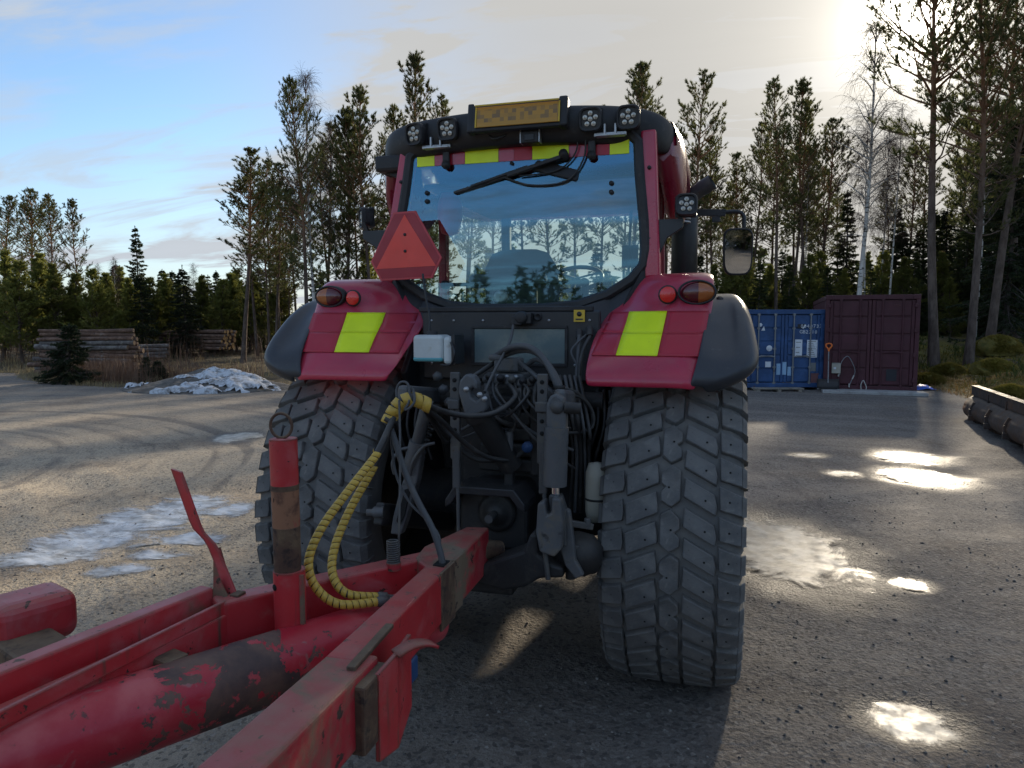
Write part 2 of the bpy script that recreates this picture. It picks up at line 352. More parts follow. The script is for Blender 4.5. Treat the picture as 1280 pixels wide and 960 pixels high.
# ------------------------------------------------------------------ objects
ROOT = {}
def tag(o, label=None, cat=None, group=None, kind=None):
    if label: o['label'] = label
    if cat: o['category'] = cat
    if group: o['group'] = group
    if kind: o['kind'] = kind
    return o
def thing(name, label, cat, loc=(0, 0, 0), rotz=0.0, group=None):
    o = bpy.data.objects.new(name, None); COL.objects.link(o)
    o.location = loc; o.rotation_euler = (0, 0, rotz); o.empty_display_size = .2
    ROOT[o] = Vector(loc) if not rotz else Vector((0, 0, 0))
    return tag(o, label, cat, group)
class MB:
    """collects shapes; build() links them as one mesh object"""
    def __init__(s): s.v = []; s.f = []; s.sm = []; s.mi = []; s.m = 0
    def add(s, vs, fs, smooth=False):
        b = len(s.v); s.v += [tuple(q) for q in vs]
        for f in fs: s.f.append(tuple(i + b for i in f)); s.sm.append(smooth); s.mi.append(s.m)
        return s
    def box(s, c, d, rot=None):
        hx, hy, hz = d[0] / 2, d[1] / 2, d[2] / 2
        vs = [Vector((x, y, z)) for x in (-hx, hx) for y in (-hy, hy) for z in (-hz, hz)]
        if rot is not None: vs = [rot @ q for q in vs]
        c = Vector(c)
        return s.add([q + c for q in vs], [(0, 1, 3, 2), (4, 6, 7, 5), (0, 4, 5, 1), (2, 3, 7, 6), (0, 2, 6, 4), (1, 5, 7, 3)])
    def bar(s, a, b, w, h, up=(0, 0, 1)):
        """rectangular bar from a to b, w across, h along up"""
        a = Vector(a); b = Vector(b); y = (b - a).normalized(); x = y.cross(Vector(up))
        if x.length < 1e-5: x = y.cross(Vector((1, 0, 0)))
        x.normalize(); z = x.cross(y)
        return s.box((a + b) / 2, (w, (b - a).length, h), Matrix((x, y, z)).transposed())
    def prism(s, poly, axis, a, b):
        """polygon (2-D) pushed along an axis between a and b"""
        def p3(p, t): return {'x': (t, p[0], p[1]), 'y': (p[0], t, p[1]), 'z': (p[0], p[1], t)}[axis]
        n = len(poly)
        vs = [p3(p, a) for p in poly] + [p3(p, b) for p in poly]
        fs = [tuple(range(n))[::-1], tuple(range(n, 2 * n))] + [(i, (i + 1) % n, n + (i + 1) % n, n + i) for i in range(n)]
        return s.add(vs, fs)
    def tube(s, pts, r, n=8, smooth=6, cap=True):
        """round tube along a path, r a number or one per point"""
        pts = [Vector(p) for p in pts]
        rs = list(r) if hasattr(r, '__len__') else [r] * len(pts)
        if smooth and len(pts) > 2:
            q = []; qr = []
            for i in range(len(pts) - 1):
                p0 = pts[max(i - 1, 0)]; p1 = pts[i]; p2 = pts[i + 1]; p3 = pts[min(i + 2, len(pts) - 1)]
                for k in range(smooth):
                    t = k / smooth
                    q.append(.5 * ((2 * p1) + (p2 - p0) * t + (2 * p0 - 5 * p1 + 4 * p2 - p3) * t * t + (3 * p1 - p0 - 3 * p2 + p3) * t ** 3)); qr.append(rs[i] + (rs[i + 1] - rs[i]) * t)
            q.append(pts[-1]); qr.append(rs[-1]); pts, rs = q, qr
        N = len(pts); T = [(pts[min(i + 1, N - 1)] - pts[max(i - 1, 0)]).normalized() for i in range(N)]
        u = T[0].orthogonal().normalized(); vs = []
        for i in range(N):
            u = (u - T[i] * u.dot(T[i])); u = u.normalized() if u.length > 1e-6 else T[i].orthogonal().normalized()
            w = T[i].cross(u)
            for k in range(n):
                a = 2 * math.pi * k / n; vs.append(pts[i] + (u * math.cos(a) + w * math.sin(a)) * rs[i])
        fs = [(i * n + k, i * n + (k + 1) % n, (i + 1) * n + (k + 1) % n, (i + 1) * n + k) for i in range(N - 1) for k in range(n)]
        s.add(vs, fs, True)
        if cap:
            s.add(vs[:n], [tuple(range(n))[::-1]]); s.add(vs[-n:], [tuple(range(n))])
        return s
    def cyl(s, a, b, r, n=16, r2=None): return s.tube([a, b], [r, r if r2 is None else r2], n, 0)
    def lathe(s, c, axis, prof, n=32, closed=False, smooth=True):
        """profile (radius, along) turned round an axis through c"""
        c = Vector(c); ax = Vector(axis).normalized(); u = ax.orthogonal().normalized(); w = ax.cross(u); vs = []
        for (r, h) in prof:
            for k in range(n):
                a = 2 * math.pi * k / n; vs.append(c + ax * h + (u * math.cos(a) + w * math.sin(a)) * r)
        m = len(prof); rng = range(m if closed else m - 1)
        return s.add(vs, [(i * n + k, i * n + (k + 1) % n, ((i + 1) % m) * n + (k + 1) % n, ((i + 1) % m) * n + k) for i in rng for k in range(n)], smooth)
    def grid(s, rows, smooth=True):
        m = len(rows[0]); vs = [p for r in rows for p in r]
        return s.add(vs, [(i * m + j, i * m + j + 1, (i + 1) * m + j + 1, (i + 1) * m + j) for i in range(len(rows) - 1) for j in range(m - 1)], smooth)
    def mesh(s, name, mats, off=Vector((0, 0, 0)), bevel=0.0, seg=2, fix=True):
        me = bpy.data.meshes.new(name)
        me.from_pydata([tuple(Vector(q) - off) for q in s.v], [], s.f)
        for m in (mats if isinstance(mats, (list, tuple)) else [mats]): me.materials.append(MATS[m] if isinstance(m, str) else m)
        me.polygons.foreach_set('use_smooth', s.sm); me.polygons.foreach_set('material_index', s.mi)
        if fix or bevel:
            bm = bmesh.new(); bm.from_mesh(me)
            if bevel:
                es = [e for e in bm.edges if len(e.link_faces) == 2 and e.calc_face_angle(0) > R(28)]
                bmesh.ops.bevel(bm, geom=es, offset=bevel, segments=seg, affect='EDGES', profile=.5, clamp_overlap=True)
            bmesh.ops.recalc_face_normals(bm, faces=bm.faces)
            bm.to_mesh(me); bm.free()
        me.update(); return me
    def build(s, name, mats, parent=None, bevel=0.0, seg=2, fix=True):
        off = Vector((0, 0, 0)); p = parent
        while p is not None:
            if p in ROOT: off = ROOT[p]
            p = p.parent
        o = bpy.data.objects.new(name, s.mesh(name, mats, off, bevel, seg, fix)); COL.objects.link(o)
        if parent is not None: o.parent = parent
        return o
def copy_tree(o, parent=None):
    c = o.copy(); COL.objects.link(c)
    if parent is not None: c.parent = parent
    for ch in list(o.children): copy_tree(ch, c)
    return c
def np_mesh(name, V, Fc, mats, smooth=False, mi=None):
    me = bpy.data.meshes.new(name); V = np.asarray(V, np.float32); Fc = np.asarray(Fc, np.int32); k = Fc.shape[1]
    me.vertices.add(len(V)); me.vertices.foreach_set('co', V.ravel())
    me.loops.add(Fc.size); me.loops.foreach_set('vertex_index', Fc.ravel())
    me.polygons.add(len(Fc)); me.polygons.foreach_set('loop_start', np.arange(0, Fc.size, k, dtype=np.int32))
    try: me.polygons.foreach_set('loop_total', np.full(len(Fc), k, np.int32))
    except Exception: pass
    if smooth: me.polygons.foreach_set('use_smooth', np.ones(len(Fc), bool))
    for m in (mats if isinstance(mats, (list, tuple)) else [mats]): me.materials.append(MATS[m])
    if mi is not None: me.polygons.foreach_set('material_index', np.asarray(mi, np.int32))
    me.update(calc_edges=True); return me
def link_mesh(name, me, parent=None, loc=(0, 0, 0)):
    o = bpy.data.objects.new(name, me); COL.objects.link(o); o.location = loc
    if parent is not None: o.parent = parent
    return o
# ------------------------------------------------------------------ ground
def ground_material():
    m, t = new_mat('gravel_ground')
    wood = t.attr('wood'); wet = t.attr('wet')
    P = t.tc.outputs['Object']
    def arc(cx, cy, sc_):
        d = t.n.new('ShaderNodeVectorMath'); d.operation = 'DISTANCE'; mp = t.n.new('ShaderNodeVectorMath'); mp.operation = 'MULTIPLY'; mp.inputs[1].default_value = (1, 1, 0)
        t.L.new(P, mp.inputs[0]); t.L.new(mp.outputs[0], d.inputs[0]); d.inputs[1].default_value = (cx, cy, 0)
        cb = t.n.new('ShaderNodeCombineXYZ'); t.L.new(t.math('MULTIPLY', d.outputs['Value'], sc_), cb.inputs[0]); t.L.new(t.math('MULTIPLY', t.noise(.16, 2), 3.0), cb.inputs[1])
        return t.noise(1.0, 7, .62, vec=cb.outputs[0], dist=.3)
    s1 = arc(-13.0, 0.5, 1.5); s2 = arc(5.0, 30.0, 1.2)
    big = t.noise(.22, 4, .55)
    x = t.xyz()
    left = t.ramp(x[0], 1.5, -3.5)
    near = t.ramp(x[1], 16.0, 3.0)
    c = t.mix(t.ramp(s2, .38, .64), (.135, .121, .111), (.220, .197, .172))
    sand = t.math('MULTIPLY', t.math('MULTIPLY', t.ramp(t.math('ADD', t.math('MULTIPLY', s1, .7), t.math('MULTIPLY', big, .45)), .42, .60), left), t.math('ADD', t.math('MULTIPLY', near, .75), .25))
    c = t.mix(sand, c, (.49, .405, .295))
    c = t.mix(t.ramp(s1, .56, .68, 0, .65), c, (.10, .09, .086))
    c = t.mix(t.ramp(t.noise(.55, 7, .65), .50, .66, 0, .55), c, (.125, .098, .078))
    c = t.mix(t.ramp(t.noise(.9, 6, .65), .56, .70, 0, .45), c, (.19, .165, .135))
    # single stones, light and dark
    vc = t.voro(42, out='Color'); sx = t.n.new('ShaderNodeSeparateXYZ'); t.L.new(vc, sx.inputs[0])
    c = t.mix(t.ramp(sx.outputs[0], .72, .95, 0, .55), c, (.30, .275, .24))
    c = t.mix(t.ramp(sx.outputs[1], .70, .95, 0, .6), c, (.045, .042, .04))
    c = t.mix(t.ramp(t.noise(130, 3, .7), .40, .72, 0, .5), c, (.055, .05, .046))
    c = t.mix(t.math('MULTIPLY', wet, .75), c, (.045, .038, .032))
    # forest floor: litter, moss and pale grass
    f = t.mix(t.ramp(t.noise(1.3, 6), .38, .62), (.060, .043, .026), (.105, .078, .045))
    moss = t.ramp(t.noise(.8, 6, .62), .42, .60); right = t.ramp(x[0], 5.0, 8.5)
    f = t.mix(t.math('MULTIPLY', moss, t.math('ADD', t.math('MULTIPLY', right, .8), .15)), f, (.155, .135, .030))
    f = t.mix(t.ramp(t.noise(5, 6, .7), .55, .72, 0, .6), f, (.22, .165, .08))
    f = t.mix(t.ramp(t.noise(2.6, 6, .7), .58, .7, 0, .5), f, (.045, .055, .018))
    edge = t.ramp(t.math('ADD', wood, t.math('MULTIPLY', t.math('SUBTRACT', t.noise(1.4, 7, .7), .5), .9)), .42, .58)
    t.set(Base_Color=t.mix(edge, c, f), Roughness=t.math('SUBTRACT', .92, t.math('MULTIPLY', wet, .45)))
    t.b.inputs['Specular IOR Level'].default_value = .35
    h = t.math('ADD', t.math('MULTIPLY', t.voro(38), .9), t.math('MULTIPLY', t.noise(70, 6, .7), .9))
    h = t.math('ADD', h, t.math('MULTIPLY', t.voro(95), .35))
    t.bump(h, .62, .015)
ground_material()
def build_ground():
    a0, a1 = R(-41), R(41)
    ang = np.concatenate([np.linspace(a0, a1, 620), np.linspace(a1, a0 + 2 * math.pi, 110)[1:]])
    rad = np.concatenate([[.02], np.geomspace(.7, 60, 640), np.geomspace(60.9, 900, 90)[1:]])
    A, Rr = np.meshgrid(ang, rad)
    U = Rr * np.sin(A); D = Rr * np.cos(A)
    Z = ground(U, D)
    far = sstep(70, 140, Rr); Z = Z * (1 - far) + far * 1.0
    X = CAM[0] + RH[0] * U + FH[0] * D; Y = CAM[1] + RH[1] * U + FH[1] * D
    n, k = A.shape
    V = np.stack([X, Y, Z], -1).reshape(-1, 3)
    i = np.arange(n - 1)[:, None]; j = np.arange(k)[None]; j2 = (j + 1) % k
    F = np.stack([i * k + j, i * k + j2, (i + 1) * k + j2, (i + 1) * k + j], -1).reshape(-1, 4)
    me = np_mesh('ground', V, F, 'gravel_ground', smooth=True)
    wa = me.attributes.new('wood', 'FLOAT', 'POINT'); wa.data.foreach_set('value', sstep(-1.2, 1.2, forest_sd(U, D)).ravel().astype(np.float32))
    wet = np.zeros(U.shape)
    for (pu, pd, ru, rd, dep, z0) in PUDDLES:
        wet = np.maximum(wet, 1 - sstep(.8, 1.55, np.hypot((U - pu) / ru, (D - pd) / rd) + .5 * fbm(U * 3, D * 3, 77, 3)))
    wt = me.attributes.new('wet', 'FLOAT', 'POINT'); wt.data.foreach_set('value', wet.ravel().astype(np.float32))
    tag(link_mesh('ground', me), kind='structure')
build_ground()

def film(name, base, rough, ior, spec, bump, n1, lo, hi, stretch):
    m, t = new_mat(name)
    t.set(Base_Color=base(t), Roughness=rough(t)); t.b.inputs['IOR'].default_value = ior; t.b.inputs['Specular IOR Level'].default_value = spec
    t.bump(t.noise(bump[0], 5, .6), bump[1], bump[2])
    v = t.math('ADD', t.attr('cover'), t.math('MULTIPLY', t.math('SUBTRACT', t.noise(n1, 8, .68, stretch=stretch, dist=.6), .5), 2.0))
    f = t.ramp(v, lo, hi)
    tr = t.n.new('ShaderNodeBsdfTransparent'); mx = t.n.new('ShaderNodeMixShader'); out = [x for x in t.n if x.type == 'OUTPUT_MATERIAL'][0]
    t.L.new(f, mx.inputs[0]); t.L.new(tr.outputs[0], mx.inputs[1]); t.L.new(t.b.outputs[0], mx.inputs[2]); t.L.new(mx.outputs[0], out.inputs[0])
film('puddle_water', lambda t: t.mix(t.ramp(t.noise(5, 7, .7), .42, .62), (.26, .24, .205), (.48, .46, .41)), lambda t: t.ramp(t.noise(7, 6, .65), .35, .68, .28, .55), 1.24, .5, (22, .14, .008), 1.9, .12, .50, (1, 1, 1))
film('grey_ice', lambda t: t.mix(t.ramp(t.noise(3, 7, .7, stretch=(1, 2.2, 1)), .36, .62), (.22, .225, .23), (.50, .54, .60)), lambda t: t.ramp(t.noise(11, 6), .3, .7, .25, .6), 1.4, .5, (18, .3, .012), 2.2, .30, .85, (1, 1.8, 1))
def water(name, mat, p, lvl):
    pu, pd, ru, rd, dep, z0 = p
    n, m = 64, 16; th, q = np.meshgrid(np.linspace(0, 2 * math.pi, n, endpoint=False), np.linspace(0, 1.5 if lvl is None else 1.35, m))
    u, d = pu + ru * q * np.cos(th), pd + rd * q * np.sin(th)
    Z = ground(u, d) + .007 if lvl is None else np.full(u.shape, z0 - dep * lvl)
    V = np.stack([CAM[0] + RH[0] * u + FH[0] * d, CAM[1] + RH[1] * u + FH[1] * d, Z], -1).reshape(-1, 3)
    i = np.arange(m - 1)[:, None]; j = np.arange(n)[None]; j2 = (j + 1) % n
    F = np.stack([i * n + j, (i + 1) * n + j, (i + 1) * n + j2, i * n + j2], -1).reshape(-1, 4)
    me = np_mesh(name, V, F, mat, True); a = me.attributes.new('cover', 'FLOAT', 'POINT'); a.data.foreach_set('value', ((1.12 if lvl is not None else 1.22) - q).ravel().astype(np.float32))
    tag(link_mesh(name, me), kind='structure')
for p in PUDDLES: water('puddle', 'puddle_water', p, .30)
for p in ICE: water('ice_patch', 'grey_ice', p, None)

# ------------------------------------------------------------------ gravel, grass, moss and twigs: what nobody could count
def scatter_stones():
    rng = np.random.default_rng(4); N = 8000
    a = rng.uniform(R(-38), R(38), N); r = 1.3 * (11 / 1.3) ** rng.random(N) ** .9
    u = r * np.sin(a); d = r * np.cos(a); s = (.0025 + .0085 * rng.random(N) ** 3.0) * (1 + .25 * np.minimum(r, 8) / 4)
    keep = np.ones(N, bool)
    for (pu, pd, ru, rd, dep, z0) in PUDDLES: keep &= np.hypot((u - pu) / ru, (d - pd) / rd) > 1.1
    keep &= fbm(u * .8, d * .8, 91, 3) + rng.normal(0, .12, N) > -.08
    u, d, s = u[keep], d[keep], s[keep]; N = len(u)
    z = ground(u, d) + s * .25
    base = np.array([(1, 0, 0), (-1, 0, 0), (0, 1, 0), (0, -1, 0), (0, 0, .7), (0, 0, -.7)], float)
    fc = np.array([(0, 2, 4), (2, 1, 4), (1, 3, 4), (3, 0, 4), (2, 0, 5), (1, 2, 5), (3, 1, 5), (0, 3, 5)])
    V = base[None] * (s[:, None, None]) * (1 + rng.uniform(-.45, .45, (N, 6, 3)))
    th = rng.uniform(0, 6.28, N); c, sn = np.cos(th)[:, None], np.sin(th)[:, None]
    V = np.stack([V[..., 0] * c - V[..., 1] * sn, V[..., 0] * sn + V[..., 1] * c, V[..., 2]], -1)
    O = np.stack([CAM[0] + RH[0] * u + FH[0] * d, CAM[1] + RH[1] * u + FH[1] * d, z], -1)
    V = (V + O[:, None]).reshape(-1, 3); F = (fc[None] + (np.arange(N) * 6)[:, None, None]).reshape(-1, 3)
    mi = np.repeat(rng.choice(3, N, p=[.5, .33, .17]), 8)
    M('stone_dark', (.10, .092, .086), .9); M('stone_mid', (.165, .15, .134), .9); M('stone_pale', (.27, .25, .22), .85)
    tag(link_mesh('gravel', np_mesh('gravel', V, F, ['stone_dark', 'stone_mid', 'stone_pale'], mi=mi)), kind='stuff')
scatter_stones()
def leaf_mat(name, a, b, trans=.35, rough=.6, scale=2.0):
    m, t = new_mat(name)
    c = t.mix(t.ramp(t.noise(scale, 5, .7), .32, .68), a, b)
    oi = t.n.new('ShaderNodeObjectInfo')
    hs = t.n.new('ShaderNodeHueSaturation'); hs.inputs['Hue'].default_value = .5
    t.L.new(t.math('ADD', t.math('MULTIPLY', oi.outputs['Random'], .5), .75), hs.inputs['Value']); t.L.new(c, hs.inputs['Color']); c = hs.outputs[0]
    t.set(Base_Color=c, Roughness=rough); t.b.inputs['Specular IOR Level'].default_value = .25
    if trans:
        tl = t.n.new('ShaderNodeBsdfTranslucent'); t.L.new(c, tl.inputs[0]); mx = t.n.new('ShaderNodeMixShader'); mx.inputs[0].default_value = trans
        out = [x for x in t.n if x.type == 'OUTPUT_MATERIAL'][0]
        t.L.new(t.b.outputs[0], mx.inputs[1]); t.L.new(tl.outputs[0], mx.inputs[2]); t.L.new(mx.outputs[0], out.inputs[0])
leaf_mat('dry_grass', (.30, .235, .12), (.40, .32, .18)); leaf_mat('moss_blades', (.155, .135, .022), (.25, .19, .045)); leaf_mat('fern_green', (.050, .075, .018), (.10, .115, .028))
leaf_mat('brown_twigs', (.085, .048, .032), (.17, .105, .07), .1); leaf_mat('rust_grass', (.23, .135, .045), (.30, .20, .09))
def blades(name, mat, u, d, h, w, lean, rng, droop=0.0):
    N = len(u); z = ground(u, d) - .01
    th = rng.uniform(0, 6.28, N); ph = rng.uniform(0, 6.28, N); ln = np.abs(rng.normal(0, lean, N)) * h
    O = np.stack([CAM[0] + RH[0] * u + FH[0] * d, CAM[1] + RH[1] * u + FH[1] * d, z], -1)
    W_ = np.stack([np.cos(th), np.sin(th), 0 * th], -1) * (w / 2)[:, None]
    Ld = np.stack([np.cos(ph), np.sin(ph), 0 * ph], -1) * ln[:, None]
    mid = O + Ld * .4 + np.array([0, 0, 1]) * (h * .62)[:, None]
    tip = O + Ld * 1.25 + np.array([0, 0, 1]) * (h * (1 - droop))[:, None]
    V = np.stack([O - W_, O + W_, mid + W_ * .7, mid - W_ * .7, tip], 1).reshape(-1, 3)
    b = (np.arange(N) * 5)[:, None]
    F = np.concatenate([b + np.array([[0, 1, 2]]), b + np.array([[0, 2, 3]]), b + np.array([[3, 2, 4]])])
    return tag(link_mesh(name, np_mesh(name, V, F, mat)), kind='stuff')
def region(rng, n, f, u0, u1, d0, d1):
    u = rng.uniform(u0, u1, n); d = rng.uniform(d0, d1, n); k = f(u, d); return u[k], d[k]
def vegetation():
    rng = np.random.default_rng(8)
    # pale grass along the left edge of the yard
    u, d = region(rng, 26000, lambda u, d: (np.abs(forest_sd(u, d) - .25 + .5 * fbm(u, d, 3, 3)) < .42), -24, -5, 21, 33)
    blades('dry_grass', 'dry_grass', u, d, rng.uniform(.07, .22, len(u)), rng.uniform(.008, .018, len(u)), .5, rng)
    u, d = region(rng, 30000, lambda u, d: (forest_sd(u, d) > .3) & (forest_sd(u, d) < 9) & (fbm(u * .5, d * .5, 13, 3) > -.02), -30, 7, 22, 42)
    blades('dry_grass', 'dry_grass', u, d, rng.uniform(.08, .4, len(u)), rng.uniform(.008, .02, len(u)), .6, rng)
    # brown stems of last year's weeds in front of the logs
    u, d = region(rng, 15000, lambda u, d: (forest_sd(u, d) > .5) & (forest_sd(u, d) < 3.0) & (fbm(u * .8, d * .8, 23, 3) > -.12), -19, -9, 22, 30)
    blades('weed_stems', 'brown_twigs', u, d, rng.uniform(.25, 1.0, len(u)), rng.uniform(.008, .016, len(u)), .32, rng)
    u, d = region(rng, 14000, lambda u, d: (forest_sd(u, d) > 1) & (fbm(u * .5, d * .5, 29, 3) > .0), -34, 8, 28, 60)
    blades('weed_stems', 'brown_twigs', u, d, rng.uniform(.3, 1.9, len(u)), rng.uniform(.01, .025, len(u)), .25, rng)
    # moss and withered grass on the bank to the right
    f = lambda u, d: (forest_sd(u, d) > .15)
    u, d = region(rng, 70000, f, 10, 20, 9, 27)
    k = fbm(u * .9, d * .9, 33, 3) > -.12
    blades('moss', 'moss_blades', u[k], d[k], rng.uniform(.03, .11, k.sum()), rng.uniform(.012, .03, k.sum()), .9, rng, .25)
    u, d = region(rng, 16000, lambda u, d: (forest_sd(u, d) > -.1) & (forest_sd(u, d) < 1.6 + 2 * fbm(u, d, 6, 2)), 10, 15, 9, 23)
    blades('withered_grass', 'rust_grass', u, d, rng.uniform(.05, .2, len(u)), rng.uniform(.01, .02, len(u)), 1.1, rng, .35)
    u, d = region(rng, 11000, lambda u, d: (forest_sd(u, d) > .9) & (fbm(u * .7, d * .7, 37, 3) > .07), 11, 24, 12, 30)
    blades('bilberry_sprigs', 'fern_green', u, d, rng.uniform(.1, .34, len(u)), rng.uniform(.02, .04, len(u)), .5, rng)
vegetation()

# ------------------------------------------------------------------ heap of gravel and old snow at the edge of the yard
m_, t_ = new_mat('heap_gravel')
t_.set(Base_Color=t_.mix(t_.ramp(t_.noise(5, 7, .7), .36, .64), (.075, .066, .058), (.165, .148, .128)), Roughness=.95); t_.bump(t_.noise(14, 7, .7), .8, .05)
m_, t_ = new_mat('old_snow')
t_.set(Base_Color=t_.mix(t_.ramp(t_.noise(4.5, 8, .75), .42, .62), (.58, .61, .65), (.20, .19, .18)), Roughness=.75); t_.bump(t_.noise(12, 6, .7), .5, .04)
def heap():
    c = spot(262, 23.2); n, m = 120, 80
    th, q = np.meshgrid(np.linspace(0, 2 * math.pi, n, endpoint=False), np.linspace(0, 1, m))
    lu, ld = 2.75 * q * np.cos(th), 2.0 * q * np.sin(th)
    hgt = np.clip(1 - q ** 1.7, 0, 1) ** 1.0
    prof = .52 * hgt + .26 * np.exp(-(((lu + .1) / 1.0) ** 2 + (ld - .5) ** 2 / .8)) * hgt
    Z = .8 * prof * (1 + .55 * fbm(lu * 1.1, ld * 1.1, 5, 4)) + .14 * fbm(lu * 4, ld * 4, 8, 3) * hgt - .02 - .25 * (q > .985)
    X = c.x + RH[0] * lu + FH[0] * ld; Y = c.y + RH[1] * lu + FH[1] * ld
    V = np.stack([X, Y, c.z + Z], -1).reshape(-1, 3)
    i = np.arange(m - 1)[:, None]; j = np.arange(n)[None]; j2 = (j + 1) % n
    F = np.stack([i * n + j, (i + 1) * n + j, (i + 1) * n + j2, i * n + j2], -1).reshape(-1, 4)
    tag(link_mesh('gravel_heap', np_mesh('gravel_heap', V, F, 'heap_gravel', True)), kind='structure')
    band = 1.25 * fbm(lu * 1.5 + 7, ld * 2.2 + 2, 71, 4) + .10 * np.cos(lu * 1.6 - .6) - .10 * (q < .25) - .035 - .25 * np.maximum(0, ld) + .16 * np.exp(-((lu - 1.1) ** 2 + (ld + .5) ** 2) / .9)
    S = V.copy(); S[:, 2] += np.clip(band.ravel(), -.05, .3) * .55
    fm = (band > .0).ravel()[F].all(1)
    tag(link_mesh('snow_patch', np_mesh('snow_patch', S, F[fm], 'old_snow', True)), kind='stuff')
heap()
# ------------------------------------------------------------------ shipping containers
M('container_blue', (.020, .062, .165), .5, 0, [((.035, .095, .24), 2.2, .45, .7, .6), ((.10, .05, .035), 6, .66, .72, .85)], (DUSTC, .2), None, 0, .4, ((.09, .06, .05), .66, .80))
M('container_maroon', (.066, .020, .026), .6, 0, [((.085, .028, .038), 2.0, .45, .7, .7), ((.06, .03, .022), 7, .66, .74, .85)], (DUSTC, .2), None, 0, .35, ((.10, .055, .045), .68, .82))
M('bar_steel', (.22, .23, .24), .5, .5, [((.15, .09, .06), 12, .55, .72, .8)])
M('white_print', (.62, .66, .70), .6, 0, [((.35, .40, .5), 22, .55, .75, .7)])
M('pale_blue_print', (.24, .40, .58), .6, 0, [((.12, .2, .4), 14, .55, .75, .7)])
M('black_print', (.015, .016, .022), .6); M('grey_print', (.16, .17, .17), .6); M('rust_primer', (.16, .07, .07), .8)
M('beige_box', (.34, .325, .27), .6); M('bare_concrete', (.34, .34, .33), .9, 0, [((.22, .21, .20), 4, .45, .7, .95)], None, (40, .2, .004)); M('grey_wood', (.23, .205, .17), .85, 0, [((.12, .10, .08), 9, .5, .7, .9)]); M('cable_white', (.42, .41, .38), .6)
def lettering(text, size, mat, parent, loc, rot):
    if len(text) > 1:
        for k, ch in enumerate(text):
            if ch != ' ': lettering(ch, size, mat, parent, (loc[0] + (k - (len(text) - 1) / 2) * size * .62, loc[1], loc[2]), rot)
        return
    cu = bpy.data.curves.new('lettering', 'FONT'); cu.body = text; cu.size = size; cu.align_x = 'CENTER'; cu.align_y = 'CENTER'; cu.extrude = .002; cu.resolution_u = 2
    tmp = bpy.data.objects.new('lettering', cu); COL.objects.link(tmp)
    bpy.context.view_layer.update()
    me = bpy.data.meshes.new_from_object(tmp.evaluated_get(bpy.context.evaluated_depsgraph_get()))
    bpy.data.objects.remove(tmp)
    me.materials.clear(); me.materials.append(MATS[mat])
    o = link_mesh('letter', me, parent, loc); o.rotation_euler = rot; return o
def container(name, label, loc, rotz, w, h, depth, mat):
    t = thing(name, label, 'container', loc, rotz)
    f = MB(); p = .10
    for x in (0, w - p):
        f.box((x + p / 2, p / 2, h / 2), (p, p, h))
        f.box((x + p / 2, depth - p / 2, h / 2), (p, p, h))
    for z in (.07, h - .06):
        f.box((w / 2, p / 2, z), (w - 2 * p, p * .96, .12)); f.box((w / 2, depth - p / 2, z), (w - 2 * p, p * .96, .12))
        for x in (p / 2, w - p / 2): f.box((x, depth / 2, z), (p * .96, depth - 2 * p, .12))
    f.build('frame', mat, t, .008)
    for x in (0, w):
        for y in (0, depth):
            for z in (.06, h - .06): MB().box((abs(x - .085), abs(y - .085) - (.012 if y == 0 else -.012), z), (.178, .17, .125)).build('corner_casting', mat, t, .012)
    rf = MB(); n = 26
    rf.grid([[(p, p + (depth - 2 * p) * i / n, h - .035 - .02 * (i % 2)), (w - p, p + (depth - 2 * p) * i / n, h - .035 - .02 * (i % 2))] for i in range(n + 1)], False)
    rf.build('roof_panel', mat, t)
    for x, s in ((.05, 1), (w - .05, -1)):
        sw = MB(); rows = []; k = int(depth / .28)
        for i in range(k):
            y0 = p + (depth - 2 * p) * i / k; dy = (depth - 2 * p) / k
            for (q, o) in ((0, 0), (.28, 0), (.5, .036), (.78, .036)): rows.append([(x - s * .03 + s * o, y0 + q * dy, .12), (x - s * .03 + s * o, y0 + q * dy, h - .12)])
        sw.grid(rows, False); sw.build('side_wall', mat, t)
    MB().box((w / 2, depth - .06, h / 2), (w - 2 * p, .03, h - .22)).build('end_wall', mat, t)
    dw = (w - 2 * p) / 2; z0, z1 = .14, h - .13
    for s in (0, 1):
        x0 = p + s * dw; d = MB()
        d.box((x0 + dw / 2, .075, (z0 + z1) / 2), (dw - .012, .03, z1 - z0))
        zs = np.linspace(z0, z1, 6)
        for a, b in zip(zs[:-1], zs[1:]): d.box((x0 + dw / 2, .050, (a + b) / 2), (dw - .20, .036, b - a - .055))
        for xx in (x0 + .045, x0 + dw - .045): d.box((xx, .048, (z0 + z1) / 2), (.075, .04, z1 - z0 - .02))
        door = d.build('door', mat, t, .01)
        for q in (.27, .73) if s == 0 else (.25, .72):
            xb = x0 + dw * q
            lb = MB(); lb.cyl((xb, .005, .10), (xb, .005, h - .10), .019, 10)
            for zz in (.13, .55, h * .5, h - .5, h - .13): lb.box((xb, .018, zz), (.075, .04, .05))
            lb.build('locking_bar', 'bar_steel' if mat == 'container_blue' else mat, door)
            sgn = 1 if q < .5 else -1
            MB().bar((xb, -.012, h * .40), (xb + sgn * dw * .40, -.012, h * .40 + .02), .02, .035).build('handle', 'bar_steel' if mat == 'container_blue' else mat, door, .005)
        for zz in np.linspace(z0 + .15, z1 - .15, 4): MB().box((p - .01 if s == 0 else w - p + .01, .0, zz), (.07, .07, .10)).build('hinge', mat, door, .01)
    return t
bl = spot(980, 19.3)
BW, BH = 2.12, 2.09
o_ = bl + Vector((*(RH * ((931 - 980) / 900 * 19.3)), 0)); o_.z = bl.z + .06
cb = container('shipping_container', 'blue steel shipping container with white stencils and grey locking bars', o_, YAW + .0001, BW, BH, 6.0, 'container_blue')
